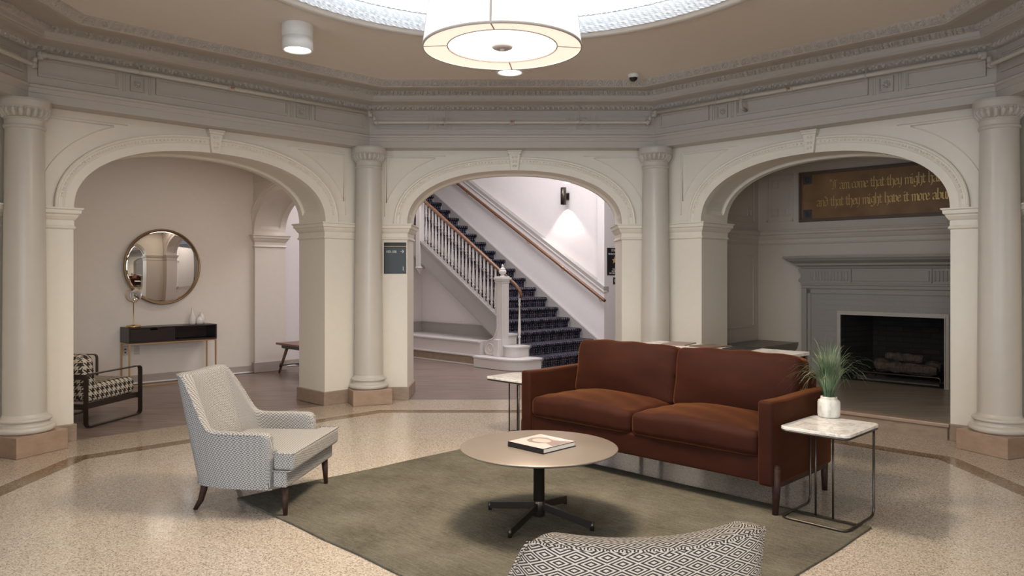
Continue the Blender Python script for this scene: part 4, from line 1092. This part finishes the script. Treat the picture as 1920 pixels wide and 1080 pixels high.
# broken-pen blackletter: strokes on a grid, x-height 1, nib ribbon
G = {
 'a': (.74, [[(.12, .86), (.30, 1), (.55, .88), (.55, .12), (.68, 0)], [(.55, .55), (.16, .38), (.12, .14), (.28, 0), (.52, .16)]]),
 'b': (.76, [[(.16, 1.6), (.16, .14), (.36, 0), (.60, .16), (.60, .80), (.42, 1), (.18, .82)]]),
 'c': (.62, [[(.54, .86), (.40, 1), (.14, .82), (.14, .16), (.34, 0), (.56, .16)]]),
 'd': (.74, [[(.20, 1.55), (.58, 1.05), (.58, .16), (.38, 0), (.14, .16), (.14, .74), (.34, .94), (.56, .86)]]),
 'e': (.64, [[(.14, .50), (.52, .64), (.50, .88), (.36, 1), (.14, .82), (.14, .16), (.34, 0), (.56, .16)]]),
 'f': (.52, [[(.52, 1.5), (.36, 1.62), (.20, 1.45), (.20, 0)], [(.04, .96), (.46, .96)]]),
 'g': (.76, [[(.56, .92), (.36, 1), (.14, .82), (.14, .30), (.32, .14), (.58, .30)], [(.58, 1.02), (.58, -.30), (.36, -.50), (.12, -.36)]]),
 'h': (.76, [[(.16, 1.6), (.16, .08), (.24, 0)], [(.18, .80), (.40, 1), (.60, .84), (.60, -.12), (.44, -.38)]]),
 'i': (.40, [[(.06, .88), (.20, 1), (.20, .12), (.34, 0)], [(.12, 1.34), (.26, 1.42)]]),
 'l': (.42, [[(.18, 1.6), (.18, .12), (.34, 0)]]),
 'm': (1.10, [[(.06, .88), (.18, 1), (.18, 0)], [(.20, .82), (.38, 1), (.54, .86), (.54, 0)], [(.56, .82), (.74, 1), (.90, .86), (.90, .12), (1.02, 0)]]),
 'n': (.78, [[(.06, .88), (.18, 1), (.18, 0)], [(.20, .82), (.40, 1), (.58, .86), (.58, .12), (.70, 0)]]),
 'o': (.70, [[(.36, 1), (.14, .82), (.14, .16), (.34, 0), (.56, .16), (.56, .82), (.36, 1)]]),
 'r': (.56, [[(.06, .88), (.18, 1), (.18, .10), (.28, 0)], [(.20, .82), (.38, 1), (.50, .86)]]),
 't': (.50, [[(.20, 1.30), (.20, .14), (.34, 0), (.44, .10)], [(.04, .96), (.44, .96)]]),
 'u': (.78, [[(.06, .90), (.18, 1), (.18, .14), (.36, 0), (.56, .16)], [(.58, 1), (.58, .12), (.70, 0)]]),
 'v': (.72, [[(.10, 1.12), (.18, .96), (.18, .16), (.36, 0), (.58, .18), (.58, .84), (.40, 1), (.22, .84)]]),
 'y': (.74, [[(.06, .92), (.16, 1), (.16, .22), (.34, .08), (.56, .22)], [(.58, 1.02), (.56, -.10), (.30, -.42)]]),
 'I': (.95, [[(.20, 1.20), (.40, 1.50), (.62, 1.36), (.52, 1.0), (.60, .50), (.52, .14), (.26, 0), (.10, .16)], [(.30, 1.20), (.30, .35)], [(.62, 1.36), (.80, 1.50)]]),
 '"': (.42, [[(.10, 1.58), (.14, 1.36)], [(.28, 1.58), (.32, 1.36)]]),
 ',': (.30, [[(.12, .08), (.10, -.16)]]), '.': (.30, [[(.10, .02), (.18, .10)]]), ' ': (.46, []),
}
def blackletter(body, x, z, sz, parent, sp):
    nib = Vector((.072, .060))
    for word in body.split(' '):
        b = MB()
        for ch in word:
            wd, strokes = G[ch]
            for stn in strokes:
                L1 = [(x+(p[0]-nib.x)*sz, z+(p[1]-nib.y)*sz) for p in stn]; L2 = [(x+(p[0]+nib.x)*sz, z+(p[1]+nib.y)*sz) for p in stn]
                for i in range(len(stn)-1):
                    q = [L1[i], L1[i+1], L2[i+1], L2[i]]
                    ar = sum(q[j][0]*q[(j+1) % 4][1]-q[(j+1) % 4][0]*q[j][1] for j in range(4))
                    if ar < 0: q = q[::-1]
                    i0 = [b.add((a, -.0125, c)) for a, c in q]; i1 = [b.add((a, -.015, c)) for a, c in q]
                    b.face(i1)
                    for j in range(4): b.face([i0[j], i0[(j+1) % 4], i1[(j+1) % 4], i1[j]])
                for i in (0, len(stn)-1):      # lozenge terminals
                    p = stn[i]; r = .085*sz; cx_, cz_ = x+p[0]*sz, z+p[1]*sz
                    b.poly([(cx_-r, -.0152, cz_), (cx_, -.0152, cz_-r), (cx_+r, -.0152, cz_), (cx_, -.0152, cz_+r)])
            x += wd*sz*sp
        x += G[' '][0]*sz*sp
        b.build('lettering_word', 'gilt', parent, fix=False)
def adv(t_): return sum(G[c][0] for c in t_)
# the panel centre sits at a = .03 along the niche wall
L1s, L1e = -0.726-.03, 0.441-.03
L2s, L2e = -0.902-.03, 0.487-.03
blackletter('"I am come that they might have life,', L1s, .075, .080, t, (L1e-L1s)/adv('"I am come that they might ')/.080)
blackletter('and that they might have it more abundantly."', L2s, -.135, .080, t, (L2e-L2s)/adv('and that they might have it more ')/.080)

# ------------------------------------------------------------------ ceiling lamps and camera
t = thing('pendant_lamp', 'large cream linen drum pendant lamp with glowing diffuser below the dome', 'pendant lamp', (-.06, 4.72, 2.895))
R0, R1, HH = .492, .425, .50
b = MB(); b.lathe([(R0, 0), (R1, HH)], 72); b.lathe([(R0-.004, 0), (R1-.004, HH)], 72); b.build('shade', 'shade', t, fix=False)
b = MB(); b.lathe([(.340, .012), (R0-.003, .002)], 72); b.build('shade_bottom', 'shadering', t)
b = MB(); b.lathe([(R0-.006, -.004), (R0+.003, -.004), (R0+.003, .010), (R0-.002, .012)], 72)
b.lathe([(.337, .006), (.343, .006), (.343, .014), (.337, .014)], 72); b.lathe([(R1-.004, HH), (R1+.003, HH), (R1+.003, HH-.012)], 72)
for a in (-97, -2, 83, 185):
    t_ = math.radians(a); c_, s_ = math.cos(t_), math.sin(t_)
    b.bar((.342*c_, .342*s_, .009), ((R0-.002)*c_, (R0-.002)*s_, -.001), .007, .004)
    b.bar(((R0+.001)*c_, (R0+.001)*s_, 0), ((R1+.001)*c_, (R1+.001)*s_, HH), .012, .004, (c_, s_, 0))
b.build('trim_tape', 'shadetrim', t)
b = MB(); b.lathe([(.001, .016), (.339, .016)], 72); b.build('diffuser', 'diffuser', t)
b = MB(); b.lathe([(.001, -.006), (.045, -.006), (.062, .002), (.066, .012), (.001, .012)], 36); b.lathe([(.001, -.018), (.014, -.016), (.016, -.006)], 16); b.build('finial', 'shadetrim', t)
b = MB(); b.tube([(0, 0, HH-.02), (0, 0, 1.47)], .010, 10); b.lathe([(.001, 1.45), (.08, 1.45), (.08, 1.48), (.001, 1.48)], 24)
for a in range(3): b.bar((0, 0, HH-.02), (R1*math.cos(a*2.094), R1*math.sin(a*2.094), HH-.01), .006, .006)
b.build('suspension_rod', 'steel', t)
def downlight(x, y, label):
    t = thing('ceiling_downlight', label, 'ceiling light', (x, y, cz), 0, 'cylindrical downlights on the lobby ceiling')
    b = MB(); b.lathe([(.001, 0), (.127, 0), (.128, -.002), (.128, -.105), (.124, -.107), (.124, -.112), (.128, -.114), (.128, -.214), (.116, -.216), (.104, -.205), (.10, -.185)], 48); b.build('housing', 'white', t)
    b = MB(); b.lathe([(.001, -.19), (.101, -.19)], 48); b.build('lens', 'lens', t)
    spot('light_downlight', (x, y, cz-.225), (0, 0, 0), 42, (1, .86, .70), 110, .8, .09)
downlight(-1.80, 6.38, 'white cylindrical ceiling downlight left of the pendant lamp')
downlight(-.02, 7.10, 'white cylindrical ceiling downlight just behind the pendant lamp')
downlight(-1.75, 3.05, 'unseen white cylindrical downlight added to light the foreground, left')  # out of view, added for more light from the front
downlight(1.75, 3.05, 'unseen white cylindrical downlight added to light the foreground, right')  # likewise an added lamp outside the view
t = thing('security_camera', 'small white dome security camera with dark bubble at ceiling edge', 'camera', (1.27, 7.85+.10, cz))
b = MB(); b.lathe([(.001, 0), (.055, 0), (.058, -.01), (.052, -.035), (.046, -.04)], 28); b.build('housing', 'white', t)
b = MB(); b.lathe([(.045, -.038), (.042, -.055), (.030, -.070), (.015, -.078), (.001, -.080)], 24); b.build('dome_cover', 'blackglass', t, label='smoked black dome cover')

# ------------------------------------------------------------------ furniture in the lobby
def uv2(u, v, z=0): return (S2*(u-v), S2*(u+v), z)
# rug
rg = MB(); rg.rbox((0, 0, .006), (1.19, 1.60, .006), .005, 40, 2, fn=lambda p, h: (p.x+.004*math.sin(p.y*9), p.y+.004*math.sin(p.x*7), p.z+(.0015*math.sin(p.x*5+p.y*3) if p.z > 0 else 0)))
o = rg.build('rug', 'rug'); o.location = uv2(3.46, 3.257); o.rotation_euler = (0, 0, PI/4); tag(o, 'olive brown wool rug under the coffee table and sofa', 'rug')

# sofa: local x along length (towards the right end = -v), y = back(+)/front(-)
def make_sofa():
    L_ = 1.075; D = .90; AT = .10
    t = thing('sofa', 'rust velvet two-cushion sofa on dark wood legs', 'sofa', uv2(4.405+.45, (2.157+4.307)/2, .012), -PI/4)
    # rot -45: x -> (s,-s) = -v ; y -> (s,s) = +u
    for sx in (-1, 1):
        b = MB(); b.rbox((sx*(L_-AT/2), -.005, .435), (AT/2, D/2-.005, .262), .022, 4, 3, fn=lambda p, h: (p.x, p.y, p.z+(.004*math.sin(p.y*9) if p.z > 0 else 0)))
        b.build('arm', 'velvet', t)
    b = MB(); b.rbox((0, .0, .265), (L_-AT+.004, D/2-.03, .078), .012, 6, 2); b.build('seat_base', 'velvet', t)
    b = MB(); b.T = Matrix.Translation((0, .36, .54))@Matrix.Rotation(-.06, 4, 'X'); b.rbox((0, 0, 0), (L_-AT+.002, .065, .255), .03, 6, 3); b.build('back_frame', 'velvet', t)
    cw = (L_-AT)/2
    for sx in (-1, 1):
        def crown(p, h):
            x, y = p.x/h.x, p.y/h.y; k = (1-x**2)*(1-.55*y*y)
            wr = .004*math.sin(p.x*34+3*math.sin(p.y*7))*max(0, abs(x)-.3) + .003*math.sin(p.y*30+p.x*11)
            z = p.z*(1+.02*k)+(.055*k if p.z > 0 else -.0)+wr*(1 if p.z > 0 else .3)
            yy = p.y-(.018*(1-x**2)*(1-(p.z/h.z)**2) if p.y < 0 else 0)
            if p.y < 0: yy += .0035*math.sin(p.x*48+math.sin(p.x*9)*2)*(1-abs(x)*.4)
            return (p.x, yy, z)
        b = MB(); b.rbox((sx*cw, -.075, .415), (cw-.002, .365, .078), .045, 26, 4, fn=crown); b.build('seat_cushion', 'velvet', t)
    for sx in (-1, 1):
        def bk(p, h):
            x, z = p.x/h.x, p.z/h.z; k = (1-x**2)*(1-z*z)
            y = p.y-(.075*k+.02*(1-x**2) if p.y < 0 else -.02*k)
            zz = p.z+(.004*math.sin(p.x*22) if p.z > 0 else 0)-(.018*x**4 if p.z > 0 else 0)
            if p.y < 0: y += .0045*math.sin(p.z*24+p.x*9)*abs(x)
            return (p.x, y, zz)
        b = MB(); b.T = Matrix.Translation((sx*cw, .215, .690))@Matrix.Rotation(-.16, 4, 'X'); b.rbox((0, 0, 0), (cw+.006, .088, .235), .05, 18, 4, fn=bk); b.build('back_cushion', 'velvet', t)
    for sx in (-1, 1):
        b = MB(); b.tube([(sx*(L_+.004), -D/2+.045, .285), (sx*(L_+.004), -D/2+.045, .16), (sx*(L_-.004), -D/2+.045, .0)], [.024, .026, .018], 14); b.ball((sx*(L_+.004), -D/2+.045, .285), .024, 8); b.build('front_leg', 'legwood', t)
        b = MB(); b.tube([(sx*(L_-.03), D/2-.07, .19), (sx*(L_-.03), D/2-.06, -.012)], [.026, .018], 12); b.build('rear_leg', 'legwood', t)
        b = MB(); b.bar((sx*(L_-.020), -D/2+.07, .168), (sx*(L_-.020), D/2-.07, .168), .034, .026); b.build('side_rail', 'legwood', t)
    return t
make_sofa()

# armchairs
def make_chair(label, loc, rz, fab):
    t = thing('armchair', label, 'armchair', loc, rz)
    # shell path: parameter list from near arm front round the back to the other arm front
    half = [(.215, .388, .515), (.14, .390, .515), (.06, .390, .515), (-.02, .390, .515), (-.08, .388, .515), (-.115, .386, .518), (-.14, .384, .53), (-.158, .381, .555), (-.18, .377, .62), (-.211, .370, .72), (-.245, .360, .81), (-.268, .350, .85), (-.290, .335, .856), (-.312, .312, .858), (-.330, .280, .858), (-.345, .235, .856), (-.357, .18, .852), (-.367, .10, .847), (-.371, 0, .846)]
    full = [(x, -y, w_) for x, y, w_ in half] + [(x, y, w_) for x, y, w_ in half[::-1][1:]]
    rows = []; n = len(full)
    for i, (x, y, H) in enumerate(full):
        a = full[max(i-1, 0)]; c = full[min(i+1, n-1)]
        tx, ty = c[0]-a[0], c[1]-a[1]; l = math.hypot(tx, ty); inx, iny = ty/l, -tx/l      # inward
        w_ = (H-.515)/.343; th = .066+.030*w_
        lw_ = min(1, max(0, (.10-x)/.22)); tap = .10*lw_*min(1, max(0, (-x-.05)/.2))
        row = []
        def P(off, z):
            q = max(0, (z-.185))/.665
            xx = x+inx*off-.165*lw_*q; yy = (y+iny*off)*(1-tap*q-.06*min(1, max(0, (-x-.05)/.2)))
            return (xx, yy, z)
        for z in (.176, .180, .30, .40, H-.05, H-.012): row.append(P(0, z))
        row += [P(.010, H-.001), P(th*.5, H+.003), P(th-.010, H-.001), P(th, H-.014)]
        row += [P(th, H-.07), P(th+.01*w_, max(.36, .45)), P(th+.02*w_, .36), P(th+.02, .25)]
        rows.append(row)
    b = MB(); idx = b.grid(rows, smooth=True)
    b.face(idx[0], False); b.face(idx[-1][::-1], False)
    # arc-length uv round the shell
    cum = [0]
    for i in range(1, n): cum.append(cum[-1]+math.hypot(full[i][0]-full[i-1][0], full[i][1]-full[i-1][1]))
    vid = {}
    for i in range(n):
        acc = 0
        for j in range(len(rows[i])):
            if j: acc += (Vector(rows[i][j])-Vector(rows[i][j-1])).length
            vid[tuple(round(q, 4) for q in rows[i][j])] = (cum[i], .185+acc)
    b.build('upholstered_shell', fab, t, sub=1, uvf=lambda c, nn: vid.get(tuple(round(q, 4) for q in c), (c.x, c.z)))
    b = MB()                                                # welt along outer top edge
    b.tube([tuple(Vector(r[5])+Vector((0, 0, .002))) for r in rows[1:-1]], .0050, 6); b.tube([r[0] for r in rows], .006, 6)
    b.build('piping', fab, t)
    T = [(.335, -.405), (.335, .405), (.225, .400), (.222, .325), (-.20, .31), (-.26, .27), (-.26, -.27), (-.20, -.31), (.222, -.325), (.225, -.400)]
    b = MB(); b.prism([(x-(.02 if x > .3 else 0), y) for x, y in T], .192, .292); b.build('seat_base', fab, t, bevel=.014, seg=3)
    b = MB(); n_ = 14                                       # T cushion with crown
    b.prism([(x+(.025 if x > .3 else 0), y) for x, y in T], .296, .405); b.build('seat_cushion', fab, t, bevel=.022, seg=4)
    b = MB()
    for z, dx in ((.294, .0), (.400, .022)):
        b.tube([(.222, -.403, z), (.335+dx*.9, -.407, z), (.335+dx*.9, .407, z), (.222, .403, z)], .005, 6)
    b.build('piping', fab, t)
    for sy in (-1, 1):
        b = MB(); b.tube([(.275, sy*.345, .19), (.285, sy*.352, 0)], [.024, .013], 14); b.build('leg', 'legwood', t)
        b = MB(); b.tube([(-.285, sy*.26, .19), (-.292, sy*.263, .13), (-.31, sy*.268, .06), (-.345, sy*.275, 0)], [.024, .022, .018, .013], 14); b.build('leg', 'legwood', t)
    return t
# origin measured from feet
make_chair('light diamond-weave armchair standing left of the rug on dark legs', (-1.637, 5.055, 0), math.radians(-6.4), 'diamond')
make_chair('black and cream maze-patterned armchair back in the foreground', (.278, 2.375, 0), math.radians(100), 'maze').scale = (1, 1.08, .985)

# coffee table
t = thing('coffee_table', 'round bronze pedestal coffee table on four-star base', 'coffee table', (.163, 4.59, .012))
b = MB(); b.lathe([(.001, .420), (.44, .420), (.468, .430), (.475, .436), (.474, .440), (.470, .442), (.001, .442)], 96); b.build('tabletop', 'tabletop', t)
b = MB(); b.lathe([(.030, .03), (.034, .035), (.034, .42), (.10, .421)], 28); b.lathe([(.001, .022), (.030, .022), (.036, .03), (.036, .11), (.034, .115)], 28); b.build('pedestal', 'steel', t)
for a in (146.7, 241, 326.7, 60):
    r = math.radians(a); c_, s_ = math.cos(r), math.sin(r); b = MB()
    b.bar((.02*c_, .02*s_, .085), (.355*c_, .355*s_, .030), .020, .040)
    b.lathe([(.001, 0), (.012, 0), (.012, .052), (.001, .052)], 14, (.36*c_, .36*s_, 0)); b.build('leg', 'steel', t)

# book
bk = thing('book', 'thick hardcover picture book with pale portrait cover on coffee table', 'book', (.180, 4.588, .4545), math.radians(45))
b = MB(); b.box(-.140, .140, -.140, .140, .004, .027); b.build('pages', 'bigpaper', bk)
b = MB(); b.box(-.145, .145, -.145, .145, 0, .004); b.box(-.145, .145, -.145, .145, .027, .030); b.box(-.145, -.141, -.145, .145, 0, .030) ; b.build('cover', 'black', bk)
b = MB(); b.box(-.143, .143, -.143, .143, .030, .0308); b.build('cover_print', 'bookpink', bk)
def blob(pts, z, m, name):
    b = MB(); b.poly([(x, y, z) for x, y in pts]); b.build(name, m, bk, fix=False)
blob([(-.06, -.14), (-.02, -.05), (-.055, -.02), (-.07, .04), (-.04, .09), (.02, .11), (.075, .085), (.09, .03), (.07, -.03), (.085, -.08), (.12, -.14)][::-1], .0310, 'bookbrown', 'cover_portrait_hair')
blob([(.048*math.cos(a*PI/14)+.012, .064*math.sin(a*PI/14)+.012) for a in range(28)], .0312, 'bookface', 'cover_portrait_face')
b = MB()
b.tube([(.118+.006*math.sin(i*2.3), -.10+.20*i/24, .0312) for i in range(25)], .0022, 4); b.build('cover_flourish', 'signwhite', bk)

# side tables
def make_side(label, loc, rz):
    t = thing('side_table', label, 'side table', loc, rz, 'marble side tables at the sofa ends')
    # local x = width (.41), y = depth (.51); open front at -y, posts near back
    def rr(hx, hy, r, n=6):
        P = []
        for cx_, cy_, a0 in ((hx-r, hy-r, 0), (-hx+r, hy-r, 90), (-hx+r, -hy+r, 180), (hx-r, -hy+r, 270)):
            P += [(cx_+r*math.cos(math.radians(a0+90*i/n)), cy_+r*math.sin(math.radians(a0+90*i/n))) for i in range(n+1)]
        return P
    b = MB(); b.prism(rr(.207, .255, .045), .540, .560); b.build('marble_top', 'marble', t, bevel=.004, label='white marble top')
    b = MB(); b.tube([(x, y, .533) for x, y in rr(.199, .247, .04)], .0075, 8, closed=True)
    for x in (-.197, .197): pass
    path = [(-.197, .17, .53), (-.197, .17, .0085), (-.197, -.25, .0085), (.197, -.25, .0085), (.197, .17, .0085), (.197, .17, .53)]
    b.tube(elbowpath(path, .055, 7), .0075, 8)
    b.bar((-.197, -.09, .0085), (.197, -.09, .0085), .012, .010)
    for x in (-.05, .055): b.tube([(x, -.09, .01), (x, -.09, .53)], .0065, 8)
    b.build('metal_frame', 'steel', t); return t
make_side('marble-topped side table with steel frame beside the right sofa arm, plant on it', uv2(4.67, 1.915, .012), -PI/4)
make_side('marble-topped side table beyond the left sofa arm, mostly hidden by the sofa', uv2(4.93, 4.82, 0), PI/4+PI)

# plant
px_, py_ = 2.045, 4.905
t = thing('potted_grass', 'potted ornamental grass in a white veined ceramic pot on the side table', 'potted plant', (px_, py_, .5725))
b = MB(); b.lathe([(.001, 0), (.058, 0), (.066, .006), (.069, .02), (.069, .095), (.064, .108), (.052, .116), (.049, .122), (.050, .132), (.044, .133), (.043, .11), (.001, .108)], 40); b.build('pot', 'pot', t)
b = MB(); rnd = random.Random(3)
for i in range(360):
    a = rnd.uniform(0, 2*PI); r0 = .030*math.sqrt(rnd.random()); out = i > 265
    ln = rnd.uniform(.20, .39) if not out else rnd.uniform(.26, .40)
    sp = rnd.uniform(.03, .15) if not out else rnd.uniform(.15, .30)
    drp = rnd.uniform(.0, .04) if not out else rnd.uniform(.10, .26)
    if rnd.random() < .10: ln *= 1.15
    x, y = r0*math.cos(a), r0*math.sin(a); w0 = rnd.uniform(.0012, .0024); ns = 7
    rowsb = []; sidex, sidey = -math.sin(a+rnd.uniform(-.6, .6)), math.cos(a+rnd.uniform(-.6, .6)); bend = rnd.uniform(-.03, .03)
    for j in range(ns+1):
        q = j/ns; rr_ = r0+sp*q**1.5; zz = .105+ln*math.sin(q*PI/2*.95)-drp*q**2.6
        cx_, cy_ = rr_*math.cos(a+bend*q*6), rr_*math.sin(a+bend*q*6); ww = w0*(1-q**2*.9)
        rowsb.append([(cx_-sidex*ww, cy_-sidey*ww, zz), (cx_+math.cos(a)*ww*.5, cy_+math.sin(a)*ww*.5, zz+ww*.3), (cx_+sidex*ww, cy_+sidey*ww, zz)])
    b.grid(rowsb, smooth=True)
b.build('foliage', 'grass', t, fix=False)

# sofa table behind with magazines
t = thing('sofa_table', 'long white-topped console table standing behind the sofa', 'table', uv2(5.55, 3.18), -PI/4)
b = MB(); b.box(-.68, .68, -.17, .17, .872, .897); b.build('tabletop', 'marble', t, bevel=.003)
for sx in (-1, 1):
    for sy in (-1, 1): b = MB(); b.box(sx*.65-.012, sx*.65+.012, sy*.15-.012, sy*.15+.012, 0, .872); b.build('leg', 'steel', t)
b = MB(); b.box(-.64, .64, -.158, -.142, .847, .872); b.box(-.64, .64, .142, .158, .847, .872); b.build('apron', 'steel', t)
labs = ['magazine lying at the left of the fan on the table behind the sofa', 'magazine in the middle of the fan on the table behind the sofa', 'magazine at the right of the fan on the table behind the sofa']
for i, (dv, a) in enumerate(((3.56, .2), (3.26, -.15), (2.98, .1))):
    o = MB(); o.box(-.105, .105, -.135, .135, 0, .009); c_ = random.Random(i).uniform(.1, .25)
    o = o.build('magazine', ('bookbrown', 'plaqueframe', 'black')[i]); q = uv2(5.56, dv, .8975); o.location = q; o.rotation_euler = (0, 0, -PI/4+a)
    tag(o, labs[i], 'magazine', 'magazines on the table behind the sofa')
